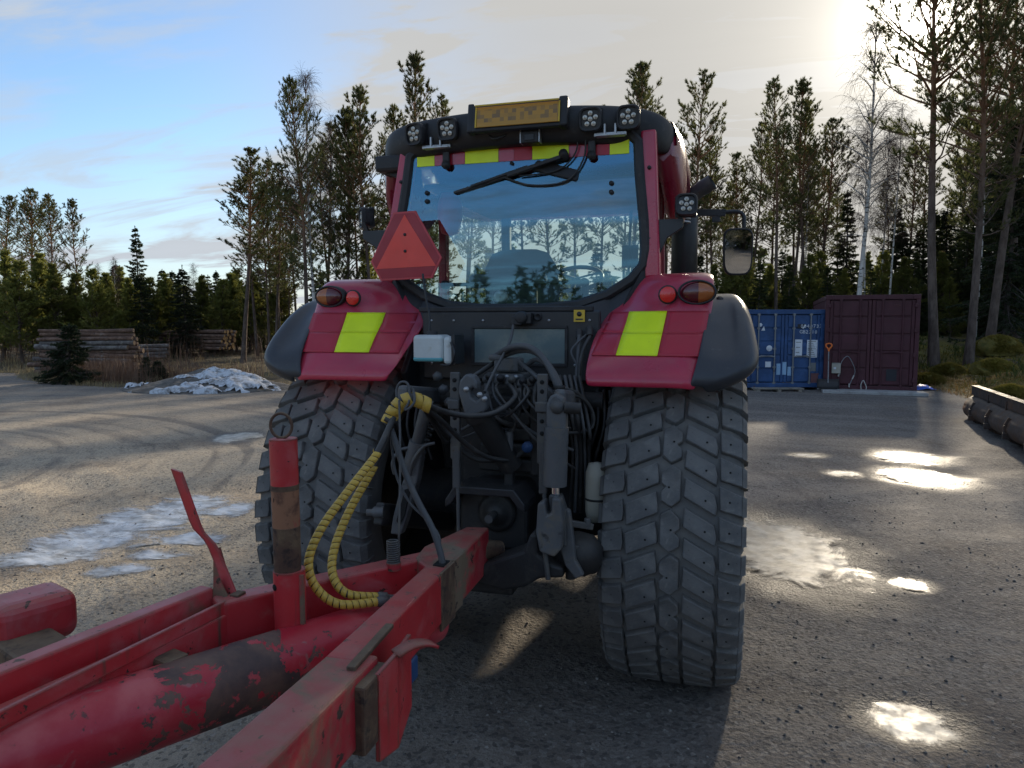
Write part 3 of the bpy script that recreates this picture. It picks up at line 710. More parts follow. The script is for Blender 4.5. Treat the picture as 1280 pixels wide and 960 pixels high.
def sticker(x, z, w, h, mat, name='sticker', par=cb, y=.0295):
    return MB().box((x, y, z), (w, .006, h)).build(name, mat, par)
sx_ = lambda px: (px - 931) / 99 * BW
sz_ = lambda py: (481 - py) / 97 * BH
def st(px0, py0, px1, py1, mat, **k): return sticker((sx_(px0) + sx_(px1)) / 2, (sz_(py0) + sz_(py1)) / 2, abs(sx_(px1) - sx_(px0)), abs(sz_(py1) - sz_(py0)), mat, **k)
st(994, 421, 1003, 443, 'white_print'); st(1009, 421.5, 1022, 443.5, 'white_print'); st(996.5, 402, 1006.5, 407, 'black_print')
for (px, py, w, mt) in ((945, 452, 5, 'white_print'), (961, 452, 7, 'white_print'),): st(px - w / 2, py - 3.5, px + w / 2, py + 3.5, mt)
st(971.5, 451, 976.5, 465, 'pale_blue_print', y=.026); st(979, 449, 984, 465, 'pale_blue_print', y=.026); st(1013, 450, 1021, 460.5, 'grey_print'); st(985.5, 455, 990, 466, 'pale_blue_print'); st(1015, 463, 1025, 475, 'rust_primer')
for k in range(9): st(1010 + (k % 2) * .5, 423 + k * 2.3, 1020 - (k * 7 % 4), 423.7 + k * 2.3, 'grey_print', y=.026)
for k in range(3): st(995.2, 424 + k * 6.3, 1001.5 - k, 424.8 + k * 6.3, 'grey_print', y=.026)
MB().lathe((sx_(962), .030, sz_(432)), (0, -1, 0), [(0.001, .006), (.075, .006), (.08, 0)], 24).build('round_sticker', 'white_print', cb)
MB().lathe((sx_(950), .030, sz_(403)), (0, -1, 0), [(0.001, .006), (.045, .006), (.05, 0)], 20).build('round_sticker', 'white_print', cb)
MB().prism([(sx_(951), sz_(410)), (sx_(956), sz_(410)), (sx_(954.5), sz_(404.5))], 'y', .024, .030).build('warning_triangle', 'white_print', cb)
MB().bar((sx_(1003), .022, sz_(407.5)), (sx_(1006.3), .022, sz_(403.2)), .006, .03).build('stroke_mark', 'white_print', cb)
lettering('0040733 19', .135, 'white_print', cb, (sx_(1019.5), .026, sz_(404.7)), (R(90), 0, 0))
lettering('GB', .13, 'white_print', cb, (sx_(1003), .026, sz_(411.6)), (R(90), 0, 0)); lettering('2210', .13, 'white_print', cb, (sx_(1014), .026, sz_(411.9)), (R(90), 0, 0))
bm_ = thing('pallet_deck', 'flat grey timber pallet lying under the front edge of the blue container', 'pallet', bl + Vector((*(-FH * .10), -.02)), YAW)
for k in range(3): MB().box((sx_(969) - 1.06, -.04 - k * .12, .085), (1.30, .10, .03)).build('board', 'grey_wood', bm_, .004)
for k in range(3): MB().box((sx_(969) - 1.06 + (k - 1) * .55, -.16, .035), (.10, .32, .07)).build('bearer', 'grey_wood', bm_, .004)
RB = R(-3.6)
br = spot(1088, 18.8); o2 = br + Vector((-math.cos(RB) * 1.11, -math.sin(RB) * 1.11, 0)); o2.z = br.z + .03
cm = container('shipping_container', 'dark maroon steel shipping container with closed doors and hanging cables', o2, RB, 2.22, 2.50, 6.06, 'container_maroon')
def loc_m(x, y, z): return Vector((o2.x + math.cos(RB) * x - math.sin(RB) * y, o2.y + math.sin(RB) * x + math.cos(RB) * y, o2.z + z))
MB().box((1.62, .018, .42), (.24, .012, .30)).build('dark_patch', 'black_print', cm)
lettering('22G1', .07, 'rust_primer', cm, (1.70, .024, 2.22), (R(90), 0, 0))
jb = thing('junction_box', 'small beige electrical box fixed low on the maroon container door', 'electrical box', loc_m(.30, -.04, .44), RB)
MB().box((0, 0, .14), (.215, .09, .28)).build('housing', 'beige_box', jb, .012); MB().box((-.035, -.049, .14), (.06, .012, .055)).build('switch_cover', 'white_print', jb, .004); MB().box((0, -.046, .27), (.20, .006, .012)).build('lid_edge', 'grey_print', jb)
cbl = MB(); cbl.tube([(.40, -.02, .40), (.42, -.03, .72), (.56, -.03, .90), (.68, -.03, .74), (.76, -.03, .50), (.70, -.03, .30)], .010, 6); cbl.tube([(.70, -.03, .30), (.63, -.04, .12)], .011, 6, 0)
o3 = thing('cable', 'thin grey cable looped up over the maroon container doors', 'cable', o2, RB); cbl.build('cable_loop', 'bar_steel', o3)
for a, b in (((.38, -.02, .44), (.36, -.03, .36)), ((.74, -.03, .40), (.70, -.03, .30)), ((.63, -.04, .18), (.63, -.04, .08))): MB().cyl(a, b, .018, 8).build('plug', 'cable_white', o3)
o4 = thing('cable', 'pale cable end curling up at the foot of the maroon container', 'cable', o2, RB)
MB().tube([(.92, -.05, .02), (.91, -.05, .16), (.96, -.05, .27), (1.0, -.05, .2), (1.04, -.05, .10), (1.03, -.05, .02)], .012, 6).build('cable_end', 'cable_white', o4)
slab = thing('concrete_slab', 'pale flat concrete slab laid along the foot of the maroon container', 'slab', loc_m(0, 0, -.03), RB)
zg = [gz(*(loc_m(x, -.6, 0)[:2])) for x in (0, 1.2, 2.5)]
MB().box((1.16, -.36, .5 * (max(zg) - br.z) + .02), (2.42, .66, .09)).build('slab_body', 'bare_concrete', slab, .02)
sv = thing('snow_shovel', 'snow shovel with orange handle and black blade leaning on maroon container', 'shovel', loc_m(.10, -.26, .02), RB)
MB().bar((0, 0, .16), (0, .13, 1.02), .028, .028).build('shaft', 'bar_steel', sv, .008)
dg = MB(); dg.tube([(0, .13, 1.0), (-.015, .135, 1.07), (-.065, .14, 1.13), (-.065, .142, 1.19), (0, .145, 1.21), (.065, .142, 1.19), (.065, .14, 1.13), (.015, .135, 1.07), (0, .13, 1.0)], .019, 8); dg.build('grip', 'orange_plastic', sv)
bd = MB(); bd.grid([[(x, -.035 * math.cos(x * 4.5) - .05 + .06 * k, .02 + .13 * k) for x in np.linspace(-.27, .27, 9)] for k in range(3)])
b_ = bd.build('blade', 'black_plastic', sv); mo = b_.modifiers.new('thickness', 'SOLIDIFY'); mo.thickness = .008
MB().box((0, -.06, .02), (.54, .012, .022)).build('wear_edge', 'bar_steel', sv, .002)

# blue scrap of tarpaulin
M('blue_tarp', (.01, .12, .60), .5)
tp = spot(1155, 19.4); rng = random.Random(3)
mbt = MB(); mbt.grid([[(tp.x + RH[0] * x + FH[0] * y, tp.y + RH[1] * x + FH[1] * y, gz(tp.x + RH[0] * x + FH[0] * y, tp.y + RH[1] * x + FH[1] * y) + .02 + .10 * max(0, 1 - (x / .28) ** 2 - (y / .3) ** 2) * (.5 + rng.random())) for x in np.linspace(-.26, .26, 8)] for y in np.linspace(-.25, .25, 7)])
tag(mbt.build('tarpaulin_scrap', 'blue_tarp'), 'small crumpled blue plastic scrap on the moss beside the maroon container', 'tarpaulin')

# ------------------------------------------------------------------ loader bucket
M('bucket_steel', (.060, .045, .038), .65, .2, [((.11, .06, .035), 3, .45, .66, .85), ((.19, .18, .175), 4.2, .60, .74, .7), ((.03, .026, .024), 9, .55, .7, .8)], (DUSTC, .25), (40, .3, .006))
def bucket():
    a = spot(1232, 14.2); b = spot(1372, 9.0)
    ax = Vector((b.x - a.x, b.y - a.y, 0)); L = ax.length; rz = math.atan2(ax.y, ax.x)
    t = thing('loader_bucket', 'rusty steel loader bucket lying on its back at the edge of the yard', 'bucket', (a.x, a.y, a.z - .02), rz)
    # profile across: -y faces the camera side
    prof = [(-.10, .66), (-.16, .64), (-.17, .48), (-.27, .40), (-.33, .28), (-.33, .16), (-.25, .06), (-.10, .0), (.45, .0), (.80, .03)]
    fine = []
    for (a0, b0), (a1, b1), k_ in zip(prof[:-1], prof[1:], range(9)): fine += [(a0 + (a1 - a0) * t + (.018 * math.sin(t * math.pi) * -1 if 2 <= k_ <= 6 else 0), b0 + (b1 - b0) * t) for t in (0, .33, .67)]
    fine.append(prof[-1])
    sh = MB(); rows = []
    for x in np.linspace(0, L, 24): rows.append([(x, y + .012 * math.sin(x * 7), z) for y, z in fine])
    sh.grid(rows, True); s = sh.build('shell', 'bucket_steel', t); s.modifiers.new('thickness', 'SOLIDIFY').thickness = .02
    MB().bar((-.02, -.185, .575), (L + .02, -.185, .575), .03, .16).build('lip', 'bucket_steel', t, .008)
    MB().bar((-.02, -.14, .668), (L + .02, -.14, .668), .14, .03).build('lip_flange', 'bucket_steel', t, .008)
    for x in (0, L):
        MB().prism([(y, z) for y, z in prof], 'x', x - .015, x + .015).build('end_plate', 'bucket_steel', t, .004)
    for x in (.75, 1.95, 3.15, 4.3):
        if x > L: continue
        r = MB(); 
        for (p, q) in zip(prof[3:7], prof[4:8]): r.bar((x, p[0] - .02, p[1]), (x, q[0] - .02, q[1]), .07, .05, (1, 0, 0))
        r.build('rib', 'bucket_steel', t, .004)
        MB().box((x + .05, -.33, .12), (.05, .14, .10)).build('bracket', 'bucket_steel', t, .006)
        MB().bar((x + .55, -.188, .47), (x + .58, -.188, .62), .05, .05).build('seam', 'bucket_steel', t)
bucket()

# ------------------------------------------------------------------ stacks of logs
M('log_bark', (.125, .072, .050), .9, 0, [((.22, .135, .095), 4, .46, .62, .9), ((.26, .22, .19), 2.6, .58, .72, .9), ((.055, .038, .03), 9, .52, .7, .9)], None, (22, .5, .01))
M('log_bark_grey', (.115, .10, .092), .9, 0, [((.21, .19, .17), 4, .46, .62, .9), ((.05, .04, .035), 9, .52, .7, .9)], None, (22, .5, .01))
M('log_end', (.62, .37, .155), .8, 0, [((.42, .22, .09), 9, .5, .7, .85)])
M('log_end_old', (.30, .205, .13), .85, 0, [((.16, .11, .08), 9, .5, .7, .85)])
def log_mesh(seed, bark, end, length):
    rng = random.Random(seed); n = 11; m = 7; mb = MB(); r0, r1 = .105, .085; bx_, by_ = rng.uniform(-.04, .04), rng.uniform(-.03, .03)
    rows = []
    for i in range(m):
        t = i / (m - 1); r = r0 + (r1 - r0) * t; bow = math.sin(t * math.pi)
        rows.append([(-length / 2 + t * length, bx_ * bow + r * math.cos(a) * (1 + rng.uniform(-.06, .06)), by_ * bow + r * math.sin(a) * (1 + rng.uniform(-.06, .06))) for a in [2 * math.pi * k / n for k in range(n)]])
    vs = [p for q in rows for p in q]
    mb.add(vs, [(i * n + k, i * n + (k + 1) % n, (i + 1) * n + (k + 1) % n, (i + 1) * n + k) for i in range(m - 1) for k in range(n)], True)
    mb.m = 1; mb.add(rows[0], [tuple(range(n))[::-1]]); mb.add(rows[-1], [tuple(range(n))])
    return mb.mesh('log', [bark, end])
ORD = ['', 'top', 'second', 'third', 'fourth', 'fifth', 'sixth', 'seventh', 'eighth', 'ninth', 'tenth', 'eleventh']
def log_stack(c, rotz, layers, cols, lens, metas, label, group, rng, jit):
    for j in range(layers):
        for k in range(cols - (j // 3 if cols > 3 else 0)):
            me = rng.choice(metas); o = bpy.data.objects.new('log', me); COL.objects.link(o)
            s = rng.uniform(.82, 1.12)
            dx = rng.uniform(-jit, jit) * (1 if rng.random() < .8 else 1.8); dy = (k + .5 * (j % 2)) * .20 + rng.uniform(-.03, .03) + .05 * j; dz = .10 + j * .172
            lx, ly = dx, dy
            o.location = (c.x + math.cos(rotz) * lx - math.sin(rotz) * ly, c.y + math.sin(rotz) * lx + math.cos(rotz) * ly, c.z + dz)
            o.rotation_euler = (rng.uniform(0, 6.28), rng.uniform(-.012, .012) + .01, rotz + rng.uniform(-.012, .012) + (math.pi if rng.random() < .4 else 0)); o.scale = (rng.uniform(.96, 1.03), s, s)
            n_ = layers - j; od = ORD[n_]
            tag(o, label % ('front' if k == 0 else ORD[k + 1] + ' row', od), 'log', group)
rg = random.Random(5)
A_ = [log_mesh(i, 'log_bark' if i % 3 else 'log_bark_grey', 'log_end_old', 4.05) for i in range(6)]
B_ = [log_mesh(20 + i, 'log_bark', 'log_end', 4.2) for i in range(4)]
c1 = spot(103, 29.5); log_stack(c1, YAW + R(-2), 11, 4, 4, A_, '%s log in the %s layer from the top of the tall stack', 'logs in the tall stack', rg, .16)
c2 = spot(237, 40.0); c2.z += .42; log_stack(c2, YAW - R(16), 6, 6, 4, B_, '%s log in the %s layer of the low far stack with orange ends', 'logs in the low far stack', rg, .10)
c3 = spot(186, 35.0); c3.z += .25; log_stack(c3, YAW + R(40), 4, 3, 4, [log_mesh(40 + i, 'log_bark_grey', 'log_end', 1.7) for i in range(2)], '%s log in the %s layer of the small heap between the stacks', 'short logs in the small heap', rg, .1)
# ------------------------------------------------------------------ forest
def bark(name, a, b, upper=None, z0=5, z1=9, bumpy=.5, marks=None):
    m, t = new_mat(name)
    c = t.mix(t.ramp(t.noise(6, 6, .7, stretch=(1, 1, .35)), .36, .66), a, b)
    if upper: c = t.mix(t.math('MULTIPLY', t.ramp(t.xyz()[2], z0, z1), t.ramp(t.noise(3, 4), .3, .6, .6, 1)), c, upper)
    if marks: c = t.mix(t.ramp(t.noise(2.6, 5, .65, stretch=(1, 1, 3.2)), .56, .62), c, marks); 
    t.set(Base_Color=c, Roughness=.9); t.b.inputs['Specular IOR Level'].default_value = .2; t.bump(t.noise(14, 6, .7, stretch=(1, 1, .4)), bumpy, .03)
bark('pine_bark', (.075, .055, .045), (.15, .115, .095), (.23, .115, .055), 5, 11)
bark('spruce_bark', (.060, .050, .045), (.12, .10, .09))
bark('birch_bark', (.52, .50, .46), (.66, .64, .60), (.20, .15, .13), 8, 14, .15, (.05, .045, .04))
bark('birch_twig', (.060, .038, .034), (.095, .060, .052))
leaf_mat('pine_needles', (.080, .094, .032), (.140, .145, .050), .50); leaf_mat('young_pine_needles', (.150, .165, .036), (.225, .225, .062), .50); leaf_mat('spruce_needles', (.042, .062, .022), (.080, .098, .032), .36); leaf_mat('dark_spruce_needles', (.022, .036, .016), (.042, .058, .022), .25)
def sticks(P0, P1, r0, r1, sides=3):
    P0 = np.asarray(P0, float); P1 = np.asarray(P1, float); N = len(P0)
    d = P1 - P0; d /= np.maximum(np.linalg.norm(d, axis=1, keepdims=True), 1e-6)
    h = np.where(np.abs(d[:, 2:3]) < .9, np.array([[0, 0, 1.]]), np.array([[1., 0, 0]]))
    u = np.cross(d, h); u /= np.linalg.norm(u, axis=1, keepdims=True); w = np.cross(d, u)
    r0 = np.broadcast_to(r0, (N,)); r1 = np.broadcast_to(r1, (N,)); V = []
    for P, r in ((P0, r0), (P1, r1)):
        for k in range(sides):
            a = 2 * math.pi * k / sides; V.append(P + (u * math.cos(a) + w * math.sin(a)) * r[:, None])
    V = np.stack(V, 1).reshape(-1, 3); b = (np.arange(N) * 2 * sides)[:, None]; F = []
    for k in range(sides): F.append(b + np.array([[k, (k + 1) % sides, sides + (k + 1) % sides, sides + k]]))
    return V, np.concatenate(F)
def tufts(P, D, n, length, width, spread, rng):
    """n narrow needle blades from every point P along D"""
    P = np.repeat(P, n, 0); D = np.repeat(D, n, 0); N = len(P)
    v = D + rng.normal(0, spread, (N, 3)); v /= np.linalg.norm(v, axis=1, keepdims=True)
    L = length * rng.uniform(.6, 1.25, (N, 1)); q = rng.normal(0, 1, (N, 3)); u = np.cross(v, q); u /= np.maximum(np.linalg.norm(u, axis=1, keepdims=True), 1e-6)
    w = width * rng.uniform(.7, 1.3, (N, 1))
    V = np.stack([P - u * w / 2, P + u * w / 2 + v * L * .15, P + v * L], 1).reshape(-1, 3)
    return V, np.arange(3 * N).reshape(-1, 3)
def trunk_pts(H, rng, bend, n=14):
    t = np.linspace(0, 1, n); a, b = rng.uniform(0, 6.28, 2)
    x = bend * (np.sin(t * 3 + a) - np.sin(a)) + bend * .35 * np.sin(t * 8 + b) * t; y = bend * (np.sin(t * 2.6 + b) - np.sin(b))
    return np.stack([x, y, t * H], 1)
def at_h(T, H, z):
    f = np.clip(z / H, 0, 1) * (len(T) - 1); i = np.minimum(f.astype(int), len(T) - 2); f = (f - i)[:, None]; return T[i] * (1 - f) + T[i + 1] * f
def merge(parts):
    V = []; F = []; b = 0
    for v, f in parts: V.append(v); F.append(f + b); b += len(v)
    return np.concatenate(V), np.concatenate(F)
def tri(parts):
    out = []
    for v, f in parts:
        if f.shape[1] == 4: f = np.concatenate([f[:, [0, 1, 2]], f[:, [0, 2, 3]]])
        out.append((v, f))
    return merge(out)
def make_tree(kind, seed, H, R0, cb, nb, twigs, nt, blades_n, tl, tw, rad, bend=.25, mats=('pine_bark', 'pine_needles'), style='pine'):
    rng = np.random.default_rng(seed); T = trunk_pts(H, rng, bend)
    tr = (rad - .02) * (1 - np.linspace(0, 1, len(T))) ** (1.25 if style == 'birch' else 1.0) + .02; tr = tr * (1 + .25 * np.exp(-np.linspace(0, 1, len(T)) * 30))
    wood = []; 
    mb = MB(); mb.tube([tuple(p) for p in T], list(tr), 9, 0, False); wood.append((np.array(mb.v), np.array(mb.f)))
    t = np.sort(rng.random(nb)) ** (.72 if style == 'birch' else .9); z = (cb + (1 - cb) * t * .985) * H
    az = np.arange(nb) * 2.39996 + rng.normal(0, .5, nb)
    if style == 'pine':
        prof = np.clip(.35 + 1.3 * t, 0, 1) * (1 - t) ** .62 * 1.2 + .10; up = .10 + .95 * t + rng.normal(0, .14, nb)
    elif style == 'young':
        prof = (1 - t) ** .75 + .10; up = .35 + .6 * t + rng.normal(0, .12, nb)
    elif style == 'spruce':
        prof = (1 - t) ** .9 + .04; up = -.22 + .55 * t ** 1.5 + rng.normal(0, .08, nb)
    else:
        prof = np.clip(.45 + 1.6 * t, 0, 1) * (1 - t) ** .42 + .08; up = .65 + .5 * t + rng.normal(0, .12, nb)
    L = R0 * prof * rng.uniform(.65, 1.2, nb)
    O = at_h(T, H, z); dirh = np.stack([np.cos(az), np.sin(az), 0 * az], 1)
    D = dirh * np.cos(up)[:, None] + np.array([0, 0, 1]) * np.sin(up)[:, None]
    seg = 4; pts = [O]; d = D.copy()
    for s in range(seg):
        d = d + rng.normal(0, .10, (nb, 3)); 
        if style in ('pine', 'young'): d[:, 2] += .13
        if style == 'spruce': d[:, 2] += (-.10 if s < 2 else .16)
        if style == 'birch': d[:, 2] -= .11 * s * (1 - t)
        d /= np.linalg.norm(d, axis=1, keepdims=True); pts.append(pts[-1] + d * (L / seg)[:, None])
    br = rad * .30 * np.clip(L / R0, .25, 1)
    for s in range(seg): wood.append(sticks(pts[s], pts[s + 1], br * (1 - s / seg) + .006, br * (1 - (s + 1) / seg) + .005))
    pts = np.stack(pts, 1)                                            # nb, seg+1, 3
    # twigs along the outer part of every branch
    q0 = {'pine': .30, 'young': .15, 'spruce': .08, 'birch': .15}[style]
    k = np.maximum(2, (twigs * np.clip(L / R0 + .25, .3, 1)).astype(int)); idx = np.repeat(np.arange(nb), k); n = len(idx)
    q = q0 + (1 - q0) * rng.random(n); f = q * seg; i = np.minimum(f.astype(int), seg - 1); f = (f - i)[:, None]
    P = pts[idx, i] * (1 - f) + pts[idx, i + 1] * f; bd = pts[idx, i + 1] - pts[idx, i]; bd /= np.linalg.norm(bd, axis=1, keepdims=True)
    side = np.cross(bd, np.array([0, 0, 1.])); side /= np.maximum(np.linalg.norm(side, axis=1, keepdims=True), 1e-6); sg = rng.choice([-1, 1], n)[:, None]
    if style == 'spruce': tdir = bd * .8 + side * sg * .75 + np.array([0, 0, -.28]) + rng.normal(0, .12, (n, 3))
    elif style == 'birch': tdir = bd * .8 + side * sg * .6 + rng.normal(0, .3, (n, 3)) + np.array([0, 0, -.35])
    else: tdir = bd * .7 + side * sg * .6 + np.array([0, 0, .40]) + rng.normal(0, .28, (n, 3))
    tdir /= np.linalg.norm(tdir, axis=1, keepdims=True)
    TL = (L[idx] * {'pine': .30, 'young': .34, 'spruce': .30, 'birch': .42}[style] * (1.15 - .6 * q) + .12) * rng.uniform(.6, 1.3, n)
    E = P + tdir * TL[:, None]
    m_trunk, m_leaf = mats
    if style == 'birch':
        tw_ = [sticks(P, E, .0065, .004)]
        # fine drooping ends
        kk = np.repeat(np.arange(n), nt); fr = rng.uniform(.2, 1, len(kk))[:, None]; P2 = P[kk] * (1 - fr) + E[kk] * fr
        d2 = tdir[kk] * .5 + rng.normal(0, .45, (len(kk), 3)) + np.array([0, 0, -.35]); d2 /= np.linalg.norm(d2, axis=1, keepdims=True)
        l2 = rng.uniform(.18, .55, (len(kk), 1)); E2 = P2 + d2 * l2; d3 = d2 + np.array([0, 0, -.55]); E3 = E2 + d3 * l2 * .7
        tw_ += [sticks(P2, E2, .0045, .0036), sticks(E2, E3, .0036, .0028)]
        return (np_mesh('trunk', *merge(wood), m_trunk, True), np_mesh('crown', *merge(tw_), m_leaf), H)
    wood.append(sticks(P, E, .008, .005))
    kk = np.repeat(np.arange(n), nt); fr = rng.uniform(.45 if style == 'pine' else .12, 1.0, len(kk))[:, None]
    C = P[kk] * (1 - fr) + E[kk] * fr
    td = tdir[kk] + (np.array([0, 0, .35]) if style != 'spruce' else np.array([0, 0, -.10]))
    leaf = tufts(C, td, blades_n, tl, tw, .55 if style != 'spruce' else .48, rng)
    top = tufts(np.repeat(at_h(T, H, np.array([H * .965, H * .985, H])), 10, 0), np.repeat(np.array([[0, 0, 1.]]), 30, 0), 2, tl, tw, .4, rng)
    return (np_mesh('trunk', *merge(wood), m_trunk, True), np_mesh('crown', *merge([leaf, top]), m_leaf), H)
P_ = {}
# slender forest pines with the crown high up
for i in range(4): P_['pine%d' % i] = make_tree('pine', 11 + i, 15.0, (2.1, 2.2, 1.9, 2.5)[i], (.42, .36, .48, .34)[i], (70, 78, 62, 84)[i], 12, 6, 6, .16, .027, .125)
# big crowned old pines
for i in range(2): P_['bigpine%d' % i] = make_tree('pine', 31 + i, 16.0, 3.3, (.42, .30)[i], 80, 15, 6, 6, .18, .028, .19, .35)
P_['fullpine'] = make_tree('pine', 41, 13.0, 2.5, .16, 112, 13, 7, 6, .17, .030, .14)
for i in range(3): P_['young%d' % i] = make_tree('young', 51 + i, 6.0, (1.35, 1.6, 1.2)[i], .06, 84, 12, 8, 5, .15, .036, .07, .12, ('pine_bark', 'young_pine_needles'), 'young')
for i in range(3): P_['spruce%d' % i] = make_tree('spruce', 61 + i, 10.0, (1.9, 2.2, 1.6)[i], .03, 190, 16, 7, 4, .13, .05, .12, .08, ('spruce_bark', 'spruce_needles' if i != 1 else 'dark_spruce_needles'), 'spruce')
P_['bush'] = make_tree('spruce', 71, 2.2, 1.15, .02, 120, 15, 8, 5, .085, .026, .04, .03, ('spruce_bark', 'dark_spruce_needles'), 'spruce')
for i in range(2): P_['birch%d' % i] = make_tree('birch', 81 + i, 14.0, (1.9, 1.4)[i], (.30, .38)[i], (62, 46)[i], 11, 4, 0, 0, 0, (.13, .09)[i], .2, ('birch_bark', 'birch_twig'), 'birch')
frng = random.Random(12)
def tree(proto, px, d, top, label, group=None, name=None, wide=1.0, lean=0.0, base=None, rz=None):
    """stands d metres ahead in the direction of column px and reaches the height seen at row top"""
    tm, cm_, H = P_[proto]; p = spot(px, d)
    zt = CAM[2] + (405 - top) / FOC * d; h = zt - p.z; s = h / H
    kind = 'pine' if 'pine' in proto or 'young' in proto else 'spruce' if proto[:6] in ('spruce', 'bush') else 'birch'
    o = thing(name or {'pine': 'pine_tree', 'spruce': 'spruce_tree', 'birch': 'birch_tree'}[kind], label, 'tree', p, rz if rz is not None else frng.uniform(0, 6.28), group)
    o.scale = (s * wide, s * wide, s)
    if lean: o.rotation_mode = 'XYZ'; o.rotation_euler = Matrix.Rotation(lean, 3, Vector((FH[0], FH[1], 0))).to_euler(); 
    link_mesh('trunk', tm, o); link_mesh('crown', cm_, o)
    return o
# --- to the right of the yard
tree('bigpine0', 1168, 23.5, -95, 'thick pine trunk standing right beside the maroon container with the sun behind its crown', wide=.92)
tree('bigpine1', 1211, 22.6, -70, 'tall pine behind the loader bucket leaning slightly right, trunk reddish higher up', wide=.85, lean=.014)
tree('pine3', 1236, 25.5, -80, 'tall slim pine leaning right, near the right edge behind mossy mounds', wide=1.25, lean=.014)
tree('pine1', 1268, 29, -30, 'pine at the far right edge of the picture reaching out of the frame', wide=1.3)
tree('birch1', 1217, 30, 60, 'white birch trunk between the two leaning pines on the right', wide=.8)
tree('birch0', 1069, 28.5, 42, 'tall bare birch with white lower trunk rising behind the maroon container', wide=1.0)
tree('birch1', 1080, 31, 150, 'thin birch close to the right of the tall bare birch', wide=.8)
tree('birch1', 1094, 33, 165, 'slender bare birch second to the right of the tall birch', wide=.85)
tree('birch1', 1108, 31, 140, 'slender bare birch beside a dark spruce behind the maroon container', wide=.85)
tree('spruce2', 1052, 36, 243, 'small thin dark spruce with see-through top left of the tall birch')
tree('spruce0', 1112, 36, 262, 'dark spruce behind the maroon container roof')
tree('spruce1', 1255, 27, 140, 'tall dark spruce at the right edge behind the leaning pines', wide=1.0)
tree('spruce1', 1285, 30, 170, 'dark spruce cut by the right edge of the picture')
tree('spruce0', 1200, 34, 265, 'dark spruce between the pine trunks on the right')
tree('spruce1', 1145, 38, 285, 'dark spruce just right above the maroon container')
tree('pine0', 968, 30, 110, 'tall pine left of centre in the trio behind the blue container')
tree('pine1', 1004, 31, 112, 'tall pine on the right of the trio behind the blue container')
tree('pine2', 986, 34, 140, 'thinner pine in the middle of the trio behind the blue container')
tree('pine3', 935, 34, 165, 'pine with a broad low crown directly above the wing mirror', wide=.9)
tree('pine0', 872, 31, 100, 'dense tall pine rising right beside the tractor roof')
tree('pine2', 893, 34, 180, 'shorter pine showing above the exhaust and work lamp')
tree('birch1', 1006, 32, 200, 'thin birch behind the blue container', wide=.6)
tree('pine2', 783, 36, 98, 'pine whose tip shows left above the pair of roof lamps')
tree('pine0', 803, 38, 97, 'pine whose tip shows right above the pair of roof lamps')
tree('pine1', 533, 33, 82, 'pine whose top rises above the left end of the cab roof')
# --- left of the tractor
tree('pine2', 304, 34, 195, 'slim lone pine with a bare lower trunk at the left of the tall group', wide=1.5)
tree('pine3', 337, 36, 235, 'low pine with spreading branches right of the slim lone pine', wide=1.0)
tree('bigpine1', 384, 30, 118, 'big dark crowned pine in the middle of the group left of the cab', wide=.78)
tree('birch0', 396, 31, 106, 'bare pale birch standing in front of the big dark pine', wide=.75)
tree('fullpine', 430, 33, 148, 'dense pine between the big dark pine and the cab', wide=.95)
tree('pine1', 466, 32, 122, 'tall pine immediately left of the cab roof corner', wide=1.0)
tree('pine0', 489, 34, 145, 'pine partly hidden behind the left cab corner')
tree('birch1', 420, 35, 150, 'thin bare birch whose top shows between the two pines left of the cab', wide=.7)
tree('pine2', 352, 40, 290, 'thin pine trunk in the back row left of the big pine', 'thin pines in the back row')
tree('pine0', 364, 42, 300, 'thin pine trunk in the back row left of the big pine', 'thin pines in the back row')
# --- far left
tree('bigpine0', 40, 52, 243, 'broad dark pine on the left edge group, second from the left', wide=1.1)
tree('bigpine1', 12, 54, 252, 'broad dark pine at the left edge of the picture', wide=1.15)
tree('pine3', 68, 50, 250, 'open crowned pine with a long bare trunk right of the broad left pines', wide=1.1)
tree('pine1', 106, 50, 255, 'single straight pine standing apart at the right of the left group', wide=1.0)
tree('spruce2', 175, 58, 286, 'pointed narrow spruce standing alone above the treeline on the left')
tree('spruce1', 234, 40, 333, 'dark full spruce behind the low log stack', wide=1.25)
tree('spruce1', 181, 38, 341, 'very dark spruce behind the right end of the tall log stack', wide=1.15)
tree('spruce0', 272, 46, 340, 'green spruce right of the dark full spruce', wide=1.2)
tree('spruce0', 118, 44, 356, 'young spruce below the single straight pine', wide=.9)
for k, (px, d, top) in enumerate([(5, 38, 318), (28, 36, 330), (52, 38, 322), (76, 37, 335), (98, 38, 345), (135, 40, 345), (148, 44, 338), (205, 43, 355), (252, 48, 352), (-18, 38, 325), (290, 46, 345), (318, 48, 350), (345, 50, 352), (300, 55, 340)]):
    tree('young%d' % (k % 3), px, d, top, 'bushy young pine in the green row behind the logs on the left', 'young pines behind the logs', wide=1.35)
for k, (px, d, top) in enumerate([(65, 43, 300), (130, 42, 330), (145, 40, 322), (243, 52, 330)]):
    tree('birch1', px, d, top, 'thin pale birch stem among the young pines on the left', 'thin birches among the young pines', wide=.8)
